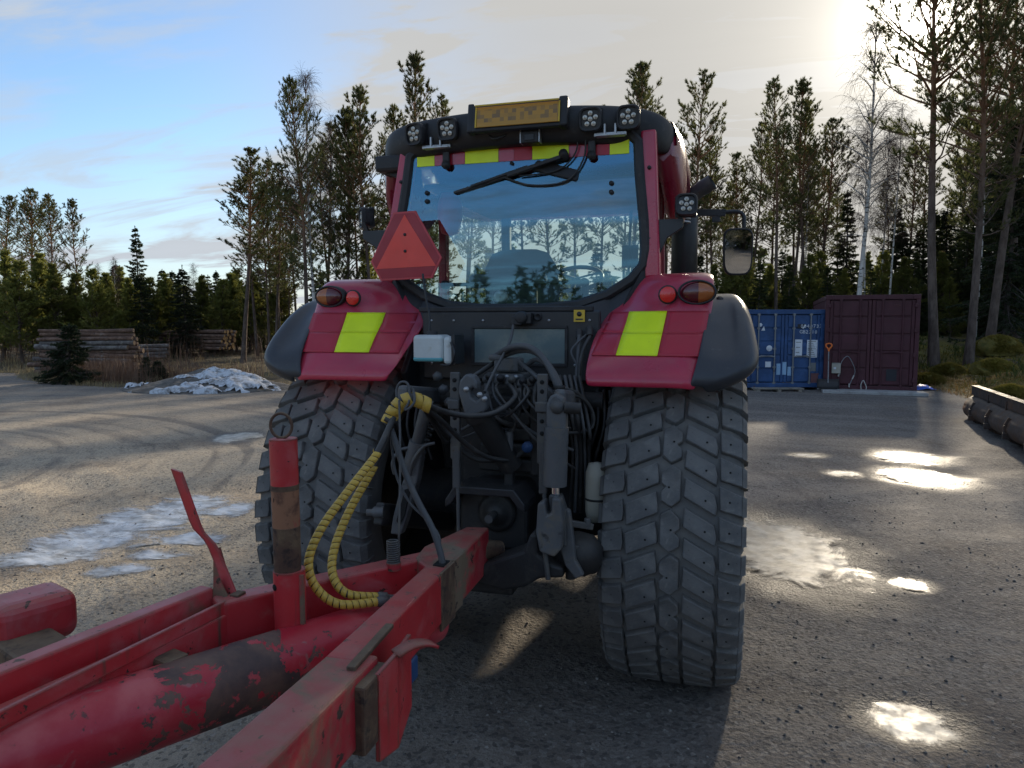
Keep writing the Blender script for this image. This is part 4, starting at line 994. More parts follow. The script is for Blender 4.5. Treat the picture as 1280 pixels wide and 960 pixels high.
# --- rows further in, behind everything
def where(px):
    for lim, w in ((120, 'behind the tall log stack'), (330, 'beyond the low far log stack'), (520, 'between the slim lone pine and the cab'), (850, 'behind the tractor cab'), (950, 'beyond the wing mirror'), (1040, 'behind the blue container'), (1150, 'behind the maroon container')):
        if px < lim: return w
    return 'deep in the wood at the right'
bk = random.Random(21)
KIND = {'y': 'young pine', 's': 'spruce', 'p': 'tall thin pine', 'b': 'dark pine', 'f': 'dense pine'}
def filler(proto, px, d, top, row, wide=1.15):
    n = row + ' ' + KIND[proto[0]]; tree(proto, px, d, top, 'one of the %ss %s' % (n, where(px)), '%ss %s' % (n, where(px)), wide=wide)
for k in range(64):
    px = -60 + 1400 * (k + bk.random()) / 64; d = bk.uniform(44, 66)
    if 120 < px < 300 and bk.random() < .4: continue
    if px < 330: top = bk.uniform(348, 378); pr_ = bk.choice(['young0', 'spruce0', 'young2', 'spruce2'])
    else: top = bk.uniform(300, 360) if bk.random() < .6 else bk.uniform(190, 280); pr_ = bk.choice(['spruce0', 'spruce1', 'young0', 'young1', 'spruce2']) if top > 300 else bk.choice(['pine0', 'pine1', 'pine2', 'pine3'])
    filler(pr_, px, d, top, 'back row')
for k, (px, d, top) in enumerate([(920, 30, 300), (945, 29, 330), (965, 31, 335), (985, 30, 330), (1008, 31, 322), (1030, 30, 335), (1048, 33, 340), (1085, 30, 330), (1125, 31, 325), (1160, 33, 345), (1188, 30, 350), (1232, 31, 330), (1262, 28, 345), (870, 33, 320), (890, 32, 335), (905, 34, 325), (640, 36, 340), (680, 38, 335), (720, 37, 340), (760, 36, 338), (800, 37, 330), (840, 36, 335), (600, 38, 335), (560, 36, 340), (1100, 33, 318), (1140, 32, 315), (1175, 34, 320), (1210, 33, 322), (1245, 33, 318), (1275, 32, 325), (930, 34, 312), (975, 35, 315), (1020, 34, 318)]):
    filler(('young1', 'spruce0', 'young0', 'spruce2')[k % 4], px, d, top, 'low', 1.25)
# more pines thickening the belt left of the cab and the wood on the right
for px, d, top, p in ((322, 40, 225, 'pine1'), (345, 38, 210, 'pine3'), (405, 37, 165, 'pine2'), (418, 40, 190, 'pine3'), (455, 42, 200, 'pine2'), (500, 40, 185, 'pine1'), (512, 36, 215, 'fullpine'), (372, 44, 240, 'pine3'), 
                      (858, 36, 190, 'pine1'), (882, 38, 225, 'pine3'), (912, 40, 230, 'pine0'), (926, 37, 200, 'pine2'), (960, 40, 190, 'pine3'), (992, 42, 185, 'pine0'), (1018, 37, 160, 'pine3'), (1032, 40, 215, 'pine1'), (1048, 44, 240, 'pine2'),
                      (1126, 38, 190, 'pine1'), (1152, 40, 190, 'pine0'), (1190, 38, 150, 'pine2'), (1250, 38, 140, 'pine0'), (1278, 33, 70, 'pine3'), (1262, 42, 150, 'pine2')):
    filler(p, px, d, top, 'middle row', 1.15)
for px, d, top, p in ((122, 37, 340, 'young1'), (142, 39, 346, 'young2'), (160, 38, 352, 'young0'), (192, 41, 350, 'young1'), (215, 42, 346, 'young2'), (222, 46, 340, 'spruce0'), (250, 44, 348, 'young0'), (262, 48, 345, 'spruce2'), (280, 43, 352, 'young1'), (296, 46, 346, 'young2'), (312, 44, 344, 'young0'), (330, 45, 335, 'spruce0'), (352, 44, 340, 'young1'), (150, 48, 328, 'spruce1'), (205, 52, 338, 'spruce0')):
    filler(p, px, d, top, 'second row', 1.35)
for px, d, top, p in ((1122, 36, 285, 'spruce1'), (1158, 36, 270, 'spruce0'), (1178, 38, 260, 'spruce1'), (1215, 36, 240, 'spruce1'), (1238, 34, 225, 'spruce0'), (1272, 35, 215, 'spruce1'), (1295, 31, 190, 'spruce0'), (1228, 42, 200, 'spruce1')):
    filler(p, px, d, top, 'middle row', 1.3)
for k, (px, d, top) in enumerate([(560, 40, 130), (612, 38, 150), (655, 36, 160), (690, 40, 150), (722, 37, 165), (752, 39, 150), (778, 36, 170), (800, 34, 175), (830, 38, 150), (585, 44, 160)]):
    tree('pine%d' % (k % 4), px, d, top, 'tall pine seen only through the cab windows', 'tall pines seen through the cab')
tree('bush', 86, 25.2, 406, 'small dark spruce standing in front of the tall log stack', name='spruce_tree', wide=1.0)
tree('bush', 196, 24.6, 451, 'low dark spruce bush beside the gravel heap', name='spruce_tree', wide=1.35)
tree('bush', 182, 25.4, 446, 'little green spruce sapling at the right end of the tall log stack', name='spruce_tree', wide=.8)
def tree_at(proto, x, y, h, label, group):
    tm, cm_, H = P_[proto]; z = gz(x, y); o = thing('pine_tree' if 'pine' in proto else 'spruce_tree', label, 'tree', (x, y, z), frng.uniform(0, 6.28), group); s = h / H; o.scale = (s * 1.2, s * 1.2, s); link_mesh('trunk', tm, o); link_mesh('crown', cm_, o)
for k in range(9):
    a = R(14 + 44 * k / 8) + bk.uniform(-.03, .03); rr_ = bk.uniform(24, 32)
    tree_at(('spruce0', 'fullpine', 'spruce1')[k % 3], CAM[0] + math.sin(a) * rr_, CAM[1] - math.cos(a) * rr_, bk.uniform(8, 11), ('spruce', 'pine', 'spruce')[k % 3] + ' of the wood behind the viewer, mirrored in the wing mirror', ('spruces', 'pines', 'spruces')[k % 3] + ' in the wing mirror')
# far-off wood all round the horizon, one mass
def far_wood():
    rng = np.random.default_rng(3); N = 520; a = rng.uniform(0, 6.283, N); r = rng.uniform(75, 130, N)
    PV = []; b = 0; FV = []
    for k in range(N):
        u, d = r[k] * math.sin(a[k]), r[k] * math.cos(a[k]); x = CAM[0] + RH[0] * u + FH[0] * d; y = CAM[1] + RH[1] * u + FH[1] * d
        h = rng.uniform(6, 10.5) * (.72 if u < -10 and d > 0 else 1); n = 110; z = h * (.04 + .96 * rng.random(n) ** 1.15); ph = rng.uniform(0, 6.28, n); w = (.24 * h) * (1 - z / h) ** .8 + .15
        P = np.stack([x + np.cos(ph) * w * .55, y + np.sin(ph) * w * .55, z], 1)
        D = np.stack([np.cos(ph), np.sin(ph), np.full(n, -.15)], 1)
        v, f = tufts(P, D, 2, .95, .55, .5, rng); PV.append(v); FV.append(f + b); b += len(v)
    tag(link_mesh('far_wood', np_mesh('far_wood', np.concatenate(PV), np.concatenate(FV), 'spruce_needles')), kind='stuff')
far_wood()
# boulders under thick moss on the bank
M('moss_cushion', (.150, .120, .022), .95, 0, [((.085, .085, .018), 3, .45, .62, .95), ((.22, .16, .045), 7, .52, .7, .95), ((.06, .045, .02), 13, .6, .75, .95)], None, (30, .9, .03)); 
def boulder(px, d, w, h, label, seed):
    c = spot(px, d); rng = np.random.default_rng(seed); n, m = 40, 22
    th, q = np.meshgrid(np.linspace(0, 2 * math.pi, n, endpoint=False), np.linspace(0, 1, m)); ph = q * math.pi * .58
    bump_ = 1 + .75 * fbm(np.cos(th) * 1.5 + seed, np.sin(th) * 1.5 + ph * 1.5, seed, 4)
    X = w * np.sin(ph) * np.cos(th) * bump_; Y = w * .8 * np.sin(ph) * np.sin(th) * bump_; Z = h * np.cos(ph) * (bump_ * .6 + .4)
    V = np.stack([X, Y, Z], -1).reshape(-1, 3); i = np.arange(m - 1)[:, None]; j = np.arange(n)[None]; j2 = (j + 1) % n
    F = np.stack([i * n + j, (i + 1) * n + j, (i + 1) * n + j2, i * n + j2], -1).reshape(-1, 4)
    t = thing('mossy_boulder', label, 'boulder', c); link_mesh('moss_cap', np_mesh('moss_cap', V, F, 'moss_cushion', True), t)
    k = 5200; a = rng.uniform(0, 6.28, k); pp = rng.uniform(.05, 1.5, k); s = np.stack([w * np.sin(pp) * np.cos(a), w * .8 * np.sin(pp) * np.sin(a), h * np.cos(pp)], 1) * .96
    D = s / np.array([w, w, h]) * .6 + np.array([0, 0, -.25]); v, f = tufts(s, D, 2, .10, .03, .35, rng)
    tag(link_mesh('moss_fringe', np_mesh('moss_fringe', v, f, 'moss_blades'), t), kind='stuff')
boulder(1243, 20.6, .62, .42, 'large rounded boulder under yellow-green moss in front of the right-hand trees', 1)
boulder(1247, 23.5, .70, .50, 'mossy boulder rising just behind the large one', 2)
boulder(1187, 21.5, .5, .36, 'low mossy boulder between the two nearest pine trunks', 3)
boulder(1160, 20.4, .5, .28, 'flat mossy boulder at the foot of the thick pine', 4)
boulder(1266, 16.8, .4, .26, 'small greyish mossy boulder above the loader bucket', 5)
# ------------------------------------------------------------------ tractor: rear axle over the origin, heading +Y
TR = thing('tractor', 'maroon farm tractor seen from behind with yellow patches, roof lamps and lugged tyres', 'tractor', (0, 0, 0))
AXZ, TR_R, HW = .955, .965, .335
# ---- rear tyres
def tyre(cx, side):
    prof = [(.56, -.24), (.60, -.29), (.70, -.335), (.80, -.345), (.875, -.335), (.905, -.315), (.925, -.27), (.932, -.15), (.934, 0), (.932, .15), (.925, .27), (.905, .315), (.875, .335), (.80, .345), (.70, .335), (.60, .29), (.56, .24)]
    ty = MB().lathe((cx, 0, AXZ), (1, 0, 0), prof, 84).build('tyre', 'tyre_groove', TR)
    rim = MB().lathe((cx, 0, AXZ), (1, 0, 0), [(.56, -.25), (.585, -.25), (.54, -.18), (.50, -.05), (.50, .10), (.54, .18), (.585, .25), (.56, .25)], 48)
    for q in (-.06, .06): rim.lathe((cx, 0, AXZ), (1, 0, 0), [(0.001, q), (.30, q), (.51, q * 1.2)], 48)
    rim.build('rim', 'dark_machinery', ty)
    # block outlines (across, along), metres; the chevron points down on the side one sees
    NP = 42; p = 2 * math.pi * .965 / NP
    def sk(x0, x1, a, b, sl): return [(x0, a - sl * x0), (x1, a - sl * x1), (x1, b - sl * x1), (x0, b - sl * x0)]
    t1 = .60
    shapes = {
        'ml': [(-.216, -.053 + .062), (-.068, -.053 - .008), (-.058, .016), (-.058, .056 - .012), (-.208, .056 + .058)],
        'sl': [(-.330, -.051 + .066), (-.230, -.051 + .036), (-.221, .044 + .012), (-.228, .050 + .044), (-.332, .046 + .070)],
        'mr': [(.066, -.053 - .010), (.204, -.053 + .066), (.216, .006 + .066), (.210, .053 + .060), (.060, .053 - .022)],
        'sr': [(.224, -.053 + .022), (.330, -.051 + .060), (.332, .046 + .064), (.230, .050 + .036)],
        'c0': [(-.046, -.062), (.000, -.086), (.046, -.046), (.046, -.004), (.022, .012), (.046, .034), (.046, .072), (-.004, .098), (-.046, .066)],
        'c1': [(-.046, -.046), (.004, -.086), (.046, -.062), (.046, .066), (.004, .098), (-.046, .072), (-.046, .034), (-.022, .012), (-.046, -.004)]}
    def block(poly, seed):
        rng = random.Random(seed); n = len(poly); cxm = sum(a for a, b in poly) / n; cym = sum(b for a, b in poly) / n
        mb = MB(); bot = []; top = []
        for a, b in poly:
            rr = lambda u, r: r - .030 * max(0, (abs(u) - .16) / .17) ** 2
            for lst, k, rad in ((bot, 1.06, .918), (top, .97, TR_R)):
                u = cxm + (a - cxm) * k; s = cym + (b - cym) * k; u = max(-HW - .006, min(HW + .006, u)); r_ = rr(u, rad); an = s / .965
                lst.append((u, -r_ * math.cos(an), -r_ * math.sin(an)))
        mb.add(bot + top, [tuple(range(n, 2 * n))] + [(i, (i + 1) % n, n + (i + 1) % n, n + i) for i in range(n)])
        if abs(cxm) > .22:   # shoulder flank running down the sidewall
            s_ = 1 if cxm > 0 else -1; ys = [b for a, b in poly if abs(a) > .3]; y0, y1 = min(ys), max(ys)
            q = []
            for (uu, rad) in ((.330, .935), (.352, .90), (.352, .84), (.335, .82)):
                for y in (y0, y1): an = y / .965; q.append((s_ * uu, -rad * math.cos(an), -rad * math.sin(an)))
            mb.add(q, [(0, 1, 3, 2), (2, 3, 5, 4), (4, 5, 7, 6), (0, 2, 4, 6), (1, 3, 5, 7)])
        # a stud hole near the middle of most blocks
        mb.m = 1; hx, hy = cxm + rng.uniform(-.012, .012), cym + rng.uniform(-.012, .012); r_ = TR_R - .030 * max(0, (abs(hx) - .16) / .17) ** 2 + .0012; an = hy / .965
        c = Vector((hx, -r_ * math.cos(an), -r_ * math.sin(an))); e1 = Vector((1, 0, 0)); e2 = Vector((0, math.sin(an), -math.cos(an)))
        if abs(hx) < .22 or seed % 3 == 0: mb.add([c + e1 * .0055 * math.cos(t) + e2 * .0055 * math.sin(t) for t in [k * 1.047 for k in range(6)]], [tuple(range(6))])
        return mb.mesh('tread_block', ['tyre_rubber', 'stud_hole'], bevel=.004, seg=1)
    me = {k: block([(a, b * 1.14) for a, b in v] if k[0] == 'c' else v, i) for i, (k, v) in enumerate(shapes.items())}
    hidden = []; spots = []
    for i in range(NP):
        for k in ('sl', 'ml', 'mr', 'sr'): spots.append((me[k], 2 * math.pi * (i + {'sl': 0, 'ml': 0, 'mr': .5, 'sr': .5}[k] + .13 * (side > 0)) / NP))
    for i in range(28): spots.append((me['c0' if i % 2 else 'c1'], 2 * math.pi * (i + .3) / 28))
    for m, an in spots:
        aa = (an + math.pi) % (2 * math.pi) - math.pi           # 0 faces the viewer
        if abs(aa) < 1.45:
            o = link_mesh('tread_block', m, ty, (cx, 0, AXZ)); o.rotation_euler = (an, 0, 0)
        else: hidden.append((m, an))
    V = []; F = []; b = 0
    vb = MB()
    for m, an in hidden:
        rm = Matrix.Rotation(an, 3, 'X'); vs = [rm @ v.co + Vector((cx, 0, AXZ)) for v in m.vertices]
        vb.add(vs, [tuple(p.vertices) for p in m.polygons])
    tag(vb.build('tread_block', 'tyre_rubber', ty), kind='stuff')
tyre(.985, 1); tyre(-.985, -1)
# ---- front wheels, axles, engine and bonnet
for s in (-1, 1):
    f = MB().lathe((s * .96, 2.78, .70), (1, 0, 0), [(.36, -.2), (.45, -.27), (.6, -.28), (.68, -.24), (.70, 0), (.68, .24), (.6, .28), (.45, .27), (.36, .2)], 48).build('front_tyre', 'tyre_groove', TR)
    lg = MB()
    for i in range(22):
        a = 2 * math.pi * i / 22
        for q in (-1, 1):
            y, z = math.cos(a + q * .07) * .70, math.sin(a + q * .07) * .70
            lg.box((s * .96 + q * .13, 2.78 + y, .70 + z), (.26, .07, .05), Matrix.Rotation(-(math.pi / 2 - a - q * .07), 3, 'X') @ Matrix.Rotation(q * .5, 3, 'Z'))
    lg.build('front_lug', 'tyre_rubber', f)
    MB().lathe((s * .96, 2.78, .70), (1, 0, 0), [(.001, .05 * s), (.34, .05 * s), (.40, .2), (.36, .2)], 32).build('front_rim', 'roof_red', f)
MB().cyl((-.95, 2.78, .72), (.95, 2.78, .72), .10, 14).build('front_axle', 'dark_machinery', TR)
MB().box((0, 2.0, 1.15), (.62, 2.4, .70)).build('engine', 'dark_machinery', TR, .05)
bo = MB(); rows = []
for y, zt, w in ((1.72, 2.16, .52), (2.2, 2.12, .50), (2.8, 2.04, .47), (3.3, 1.94, .42), (3.6, 1.78, .36)):
    rows.append([(-w, y, 1.00), (-w, y, zt - .22), (-w * .86, y, zt - .06), (-w * .5, y, zt), (0, y, zt + .03), (w * .5, y, zt), (w * .86, y, zt - .06), (w, y, zt - .22), (w, y, 1.00)])
bo.grid(rows); bo.add(rows[-1], [tuple(range(9))]); bo.build('bonnet', 'maroon_paint', TR)
MB().box((0, .55, 1.0), (.56, 1.9, .62)).build('gearbox', 'dark_machinery', TR, .05)
for s in (-1, 1):
    MB().lathe((0, 0, AXZ), (s, 0, 0), [(.24, .20), (.26, .30), (.20, .40), (.16, .62), (.20, .72), (.20, .78)], 24).build('axle_housing', 'dark_machinery', TR)
    MB().box((s * .66, 1.25, 1.12), (.70, .95, .86)).build('fuel_tank', 'black_plastic', TR, .08)
    st_ = MB()
    for k in range(3): st_.box((s * .98, 1.35, .55 + .3 * k), (.30, .34, .03))
    for y in (1.2, 1.5): st_.box((s * .86, y, .95), (.03, .03, .9))
    st_.build('cab_step', 'black_plastic', TR, .006)
# ---- fenders
def fender(s):
    mb = MB()
    # rows from the cab forward edge over the crest to the rear lip: Y, Z, X inner, X outer, forward sweep of the inner end
    prof = [(.55, 2.20, .80, 1.13, 0), (.20, 2.32, .80, 1.14, 0), (-.10, 2.36, .80, 1.15, 0), (-.30, 2.355, .785, 1.155, .10), (-.39, 2.325, .75, 1.16, .18), (-.43, 2.27, .70, 1.16, .22), (-.455, 2.20, .64, 1.16, .25), (-.50, 2.15, .585, 1.15, .26),
            (-.56, 2.08, .545, 1.145, .25), (-.63, 2.00, .535, 1.135, .13), (-.70, 1.92, .535, 1.12, .05), (-.765, 1.84, .54, 1.10, .0), (-.79, 1.80, .545, 1.09, 0), (-.785, 1.765, .55, 1.085, 0)]
    if s < 0: prof = [(y, z, xi - (.03 if -.78 < y < -.42 else 0), xo + (.035 if y < -.2 else 0), sw) for y, z, xi, xo, sw in prof]
    wd = .022 if s < 0 else 0
    rows = []
    for (y, z, xi, xo, sw) in prof:
        r = []
        for u in np.linspace(0, 1, 11): r.append((s * (xi + (xo - xi) * u), y + sw * (1 - u) ** 2.6 + .03 * max(0, (u - .9) * 10) ** 2 * (1 if y > -.5 else .6), z - .012 * max(0, (u - .85) * 6.7) ** 2))
        rows.append(r)
    mb.grid(rows); f = mb.build('fender', 'maroon_paint', TR)
    mo = f.modifiers.new('thickness', 'SOLIDIFY'); mo.thickness = .016; mo.offset = 0
    f.modifiers.new('smooth', 'SUBSURF').levels = 2; f.modifiers['smooth'].render_levels = 2
    def onface(x, k):       # a point on the slanted rear face: x across, k 0 at the top of the decals, 1 at their foot
        zz = 2.140 + (1.912 - 2.140) * k
        ys = [p_[0] for p_ in prof[5:13]]; zs = [p_[1] for p_ in prof[5:13]]; xi = np.interp(-zz, [-q for q in zs], [p_[2] for p_ in prof[5:13]]); xo = np.interp(-zz, [-q for q in zs], [p_[3] for p_ in prof[5:13]]); sw = np.interp(-zz, [-q for q in zs], [p_[4] for p_ in prof[5:13]])
        u = (x - xi) / (xo - xi); return Vector((s * x, np.interp(-zz, [-q for q in zs], ys) + sw * (1 - np.clip(u, 0, 1)) ** 2.6, zz))
    def decal(name, mat, xt0, xt1, xb0, xb1, k0, k1, lift):
        g = MB(); rr = []
        for k in np.linspace(k0, k1, 9):
            q = k; a = xt0 + (xb0 - xt0) * q; b = xt1 + (xb1 - xt1) * q
            rr.append([onface(a + (b - a) * t, k) + Vector((0, -.72, .69)) * lift for t in np.linspace(0, 1, 7)])
        g.grid(rr); d = g.build(name, mat, f); mo = d.modifiers.new('thickness', 'SOLIDIFY'); mo.thickness = .002; mo.offset = 0
    for k0, k1 in ((0, .4985), (.5015, 1)):
        decal('yellow_patch', 'yellow_reflective', .715 + wd, .925 + wd, .685 + wd, .895 + wd, k0, k1, .0118)
        decal('red_strip', 'red_reflective', .9255 + wd, 1.140 + wd, .8955 + wd, 1.110 + wd, k0, k1, .0108)
        decal('red_strip', 'red_reflective', .600 - wd, .7145 + wd, .555 - wd, .6845 + wd, k0, k1, .0108)
    # lamps set into the upright top part
    yl = -.462
    rf = MB().lathe((s * .925, yl + .005, 2.235), (0, -1, 0), [(.042, 0), (.042, .016), (.037, .020), (.001, .021)], 28).build('reflector', 'reflector_red', f)
    MB().lathe((s * .925, yl + .005, 2.235), (0, -1, 0), [(.050, 0), (.050, .010), (.042, .012)], 28).build('reflector_rim', 'black_plastic', rf)
    tl = MB()
    def oval(w, h, y, n=32): return [(s * 1.075 + w * math.cos(2 * math.pi * k / n), y, 2.245 + h * math.sin(2 * math.pi * k / n)) for k in range(n)]
    g = MB(); g.grid([oval(.100, .066, yl + .03) + [oval(.100, .066, yl + .03)[0]], oval(.100, .066, yl - .018) + [oval(.100, .066, yl - .018)[0]], oval(.090, .057, yl - .024) + [oval(.090, .057, yl - .024)[0]], oval(.088, .055, yl - .008) + [oval(.088, .055, yl - .008)[0]]])
    lamp = g.build('tail_light', 'black_plastic', f)
    for half, mat in ((1, 'lens_amber'), (-1, 'lens_dark_red')):
        q = MB(); rr = []
        for e in np.linspace(.0, 1, 7):
            row = []
            for k in range(17):
                a = math.pi * k / 16 - math.pi / 2
                px_ = .086 * e * math.cos(a) * half * s + .008 * s; pz = .054 * (e if e > 0 else 0) * math.sin(a)
                if half > 0 and e == 0: px_ = .010 * s
                row.append((s * 1.075 + px_, yl - .012 - .030 * (1 - e * e) ** .5 if e < 1 else yl - .012, 2.245 + pz))
            rr.append(row)
        q.grid(rr); q.build('amber_lens' if half > 0 else 'red_lens', mat, lamp)
    # outer black flare
    g = MB(); prof2 = [(.50, 2.16, 1.24), (.10, 2.235, 1.27), (-.15, 2.245, 1.29), (-.32, 2.225, 1.32), (-.46, 2.16, 1.345), (-.58, 2.06, 1.365), (-.68, 1.97, 1.375), (-.735, 1.905, 1.368), (-.77, 1.855, 1.33), (-.785, 1.81, 1.25), (-.775, 1.775, 1.14)]
    rows = []
    for i, (y, z, xo) in enumerate(prof2):
        xo += wd
        xi = (1.115 if i < 6 else 1.115 - .012 * (i - 5)) + wd
        dent = .020 if 4 <= i <= 6 else 0
        dn = .10 if i < 6 else .05 if i < 7 else .022
        fy = .10 if i > 2 else .03
        rows.append([(s * xi, y, z), (s * (xi + .02), y, z), (s * (xi + (xo - xi) * .28), y + dent * .5, z - dent), (s * (xi + (xo - xi) * .58), y + dent * .5, z - dent), (s * (xi + (xo - xi) * .70), y, z), (s * (xo - .03), y + .003, z - .002), (s * xo, y + .035, z - .035), (s * (xo + .004), y + fy, z - dn)])
    g.grid(rows); fl = g.build('fender_flare', 'flare_plastic', TR); mo = fl.modifiers.new('thickness', 'SOLIDIFY'); mo.thickness = .018; mo.offset = 0
    sb = fl.modifiers.new('smooth', 'SUBSURF'); sb.levels = 2; sb.render_levels = 2
    for (yy, zz, xx) in ((-.33, 2.205, 1.19), (-.70, 1.905, 1.16)): MB().lathe((s * xx, yy, zz + .0), (0, -.72, .69), [(.018, -.02), (.018, .016), (.001, .018)], 14).build('rivet', 'black_plastic', fl)
    if s > 0:
        h = MB()
        for k in range(5): h.tube([(1.125, -.50 - .035 * k, 2.10 - .035 * k), (1.15, -.53 - .035 * k, 2.09 - .035 * k), (1.13, -.56 - .03 * k, 2.05 - .035 * k)], .012, 6, 4)
        h.build('cable_bundle', 'rubber_hose', fl)
    # wheel-arch wall between fender and cab body
    MB().prism([(.60, 2.16), (-.02, 2.26), (-.30, 2.05), (-.52, 1.80), (-.40, 1.62), (.60, 1.45)], 'x', s * .56, s * .60).build('arch_wall', 'black_paint', TR, .01)
for s in (-1, 1): fender(s)
# ---- cab
WY = lambda z: -.222 + (z - 2.18) * .004                      # plane of the rear window
WIN = [(.665, 3.125), (.70, 3.09), (.715, 2.90), (.745, 2.66), (.757, 2.50), (.750, 2.42), (.69, 2.345), (.56, 2.265), (.40, 2.21), (.20, 2.19)]
WIN = [(x + .015 * (z - 2.18) / .94, z) for x, z in WIN] + [(-x + .065 * (z - 2.18) / .94, z) for x, z in WIN[::-1]]
def winoff(d):
    cx_, cz_ = 0, 2.66; out = []
    n = len(WIN)
    for i in range(n):
        p0, p1, p2 = Vector(WIN[i - 1]), Vector(WIN[i]), Vector(WIN[(i + 1) % n]); a = (p1 - p0).normalized(); b = (p2 - p1).normalized()
        nn = Vector((a.y, -a.x)) + Vector((b.y, -b.x)); nn.normalize()
        if nn.dot(p1 - Vector((cx_, cz_))) < 0: nn = -nn
        q = p1 + nn * d; out.append((q.x, q.y))
    return out
g = MB(); a, b = winoff(.045), winoff(-.012); n = len(WIN)
ring = lambda P, dy: [(x, WY(z) + dy, z) for x, z in P] + [(P[0][0], WY(P[0][1]) + dy, P[0][1])]
g.grid([ring(a, .03), ring(a, -.012), ring(winoff(.03), -.022), ring(winoff(.0), -.020), ring(b, -.006), ring(b, .03)], False)
wf = g.build('window_frame', 'black_plastic', TR)
g = MB(); g.add([(x, WY(z), z) for x, z in winoff(.004)], [tuple(range(n))]); rw = g.build('rear_window', 'cab_glass', TR, fix=False)
def wstrip(x0, x1, mat, name, z0=3.055, z1=3.120):
    mb = MB(); mb.add([(x, WY(z) - .004 - o, z) for o in (0, .0015) for (x, z) in ((x0, z0), (x1, z0), (x1, z1), (x0, z1))], [(0, 1, 2, 3), (7, 6, 5, 4), (0, 4, 5, 1), (1, 5, 6, 2), (2, 6, 7, 3), (3, 7, 4, 0)]); mb.build(name, mat, rw)
for x0, x1, m in ((-.605, -.490, 'y'), (-.490, -.435, 'm'), (-.435, -.375, 'r'), (-.375, -.295, 'm'), (-.295, -.085, 'y'), (-.085, .01, 'm'), (.01, .120, 'r'), (.120, .338, 'y'), (.338, .46, 'm'), (.46, .572, 'r'), (.572, .683, 'y')):
    wstrip(x0 + .001, x1 - .001, {'y': 'yellow_reflective', 'm': 'maroon_paint', 'r': 'red_reflective'}[m], 'yellow_strip' if m == 'y' else 'red_strip', 3.035, 3.118)
for x in (-.405, .475):
    hg = MB().bar((x, WY(3.2) - .03, 3.17), (x, WY(3.02) - .028, 3.02), .045, .022, (0, -1, 0)).build('window_hinge', 'black_plastic', TR, .008)
    MB().lathe((x, WY(3.03) - .036, 3.03), (0, -1, 0), [(.026, -.01), (.026, .008), (.001, .014)], 16).build('hinge_bolt', 'black_plastic', hg)
for x in (-.54, .585):
    for z in (2.875, 2.825): MB().lathe((x, WY(z) - .002, z), (0, -1, 0), [(.014, -.01), (.014, .010), (.001, .014)], 14).build('window_bolt', 'black_plastic', rw)
MB().lathe((-.002, WY(3.02) - .002, 3.02), (0, -1, 0), [(.012, 0), (.012, .01), (.001, .012)], 12).build('window_bolt', 'black_plastic', rw)
# wiper
wp = MB(); W_ = lambda x, z, d=.03: (x, WY(z) - d, z)
wp.bar(W_(.30, 3.03, .045), W_(-.02, 2.945, .040), .022, .026, (0, -1, 0)); wp = wp.build('wiper_arm', 'black_plastic', TR, .004)
MB().bar(W_(.27, 3.02, .022), W_(-.36, 2.865, .016), .016, .028, (0, -1, 0)).build('wiper_blade', 'rubber_hose', wp, .003)
MB().bar(W_(.10, 2.99, .036), W_(-.25, 2.895, .032), .014, .02, (0, -1, 0)).build('wiper_spine', 'black_plastic', wp, .003)
MB().box((.27, WY(2.99) + .02, 2.985), (.28, .045, .12), Matrix.Rotation(.28, 3, 'Y') @ Matrix.Rotation(-.28, 3, 'X')).build('wiper_motor', 'black_plastic', TR, .015)
MB().lathe(W_(.315, 3.035, .01), (0, -1, .29), [(.026, 0), (.026, .05), (.001, .06)], 16).build('wiper_pivot', 'black_plastic', wp)
MB().tube([W_(.44, 3.16, .05), W_(.43, 3.02, .03), W_(.33, 2.90, .02), W_(.12, 2.885, .02), W_(-.05, 2.94, .03)], .006, 6).build('wiper_hose', 'rubber_hose', TR)
MB().tube([W_(.40, 3.17, .05), W_(.38, 3.05, .03), W_(.27, 2.96, .02), W_(.05, 2.94, .03)], .005, 6).build('wiper_hose', 'rubber_hose', TR)
# pillars, roof
for s in (-1, 1):
    MB().bar((.785 if s > 0 else -.675, -.165, 3.16), (.825 if s > 0 else -.815, -.19, 2.34), .085, .10, (0, 1, 0)).build('pillar', 'maroon_paint', TR, .012)
    for z in (2.95, 2.56): MB().lathe(((.795 if s > 0 else -.71) + (.01 if s > 0 else -.066) * (2.95 - z) / .39, -.224, z), (0, -1, 0), [(.011, 0), (.011, .008), (.001, .01)], 10).build('pillar_bolt', 'black_plastic', TR)
    MB().bar((s * .80, .72, 2.15), (s * .78, .66, 3.16), .06, .07, (0, 1, 0)).build('pillar', 'roof_red', TR, .01)
    MB().bar((s * .60, 1.72, 2.05), (s * .585, 1.62, 3.16), .075, .07, (0, 1, 0)).build('pillar', 'cab_trim', TR, .01)
    MB().bar((s * .79, .70, 2.12), (s * .60, 1.70, 2.05), .05, .07).build('sill', 'black_paint', TR, .01)
    sd = MB(); sd.add([(s * .80, -.10, 2.34), (s * .805, .70, 2.18), (s * .785, .66, 3.10), (s * .775, -.10, 3.10)], [(0, 1, 2, 3)]); sd.build('side_window', 'clear_glass', TR, fix=False)
    sd = MB(); sd.add([(s * .80, .72, 2.16), (s * .615, 1.70, 2.08), (s * .60, 1.63, 3.05), (s * .785, .68, 3.05)], [(0, 1, 2, 3)]); sd.build('door_window', 'clear_glass', TR, fix=False)
g = MB(); g.add([(-.57, 1.70, 2.12), (.57, 1.70, 2.12), (.56, 1.62, 3.03), (-.56, 1.62, 3.03)], [(0, 1, 2, 3)]); g.build('windscreen', 'clear_glass', TR, fix=False)
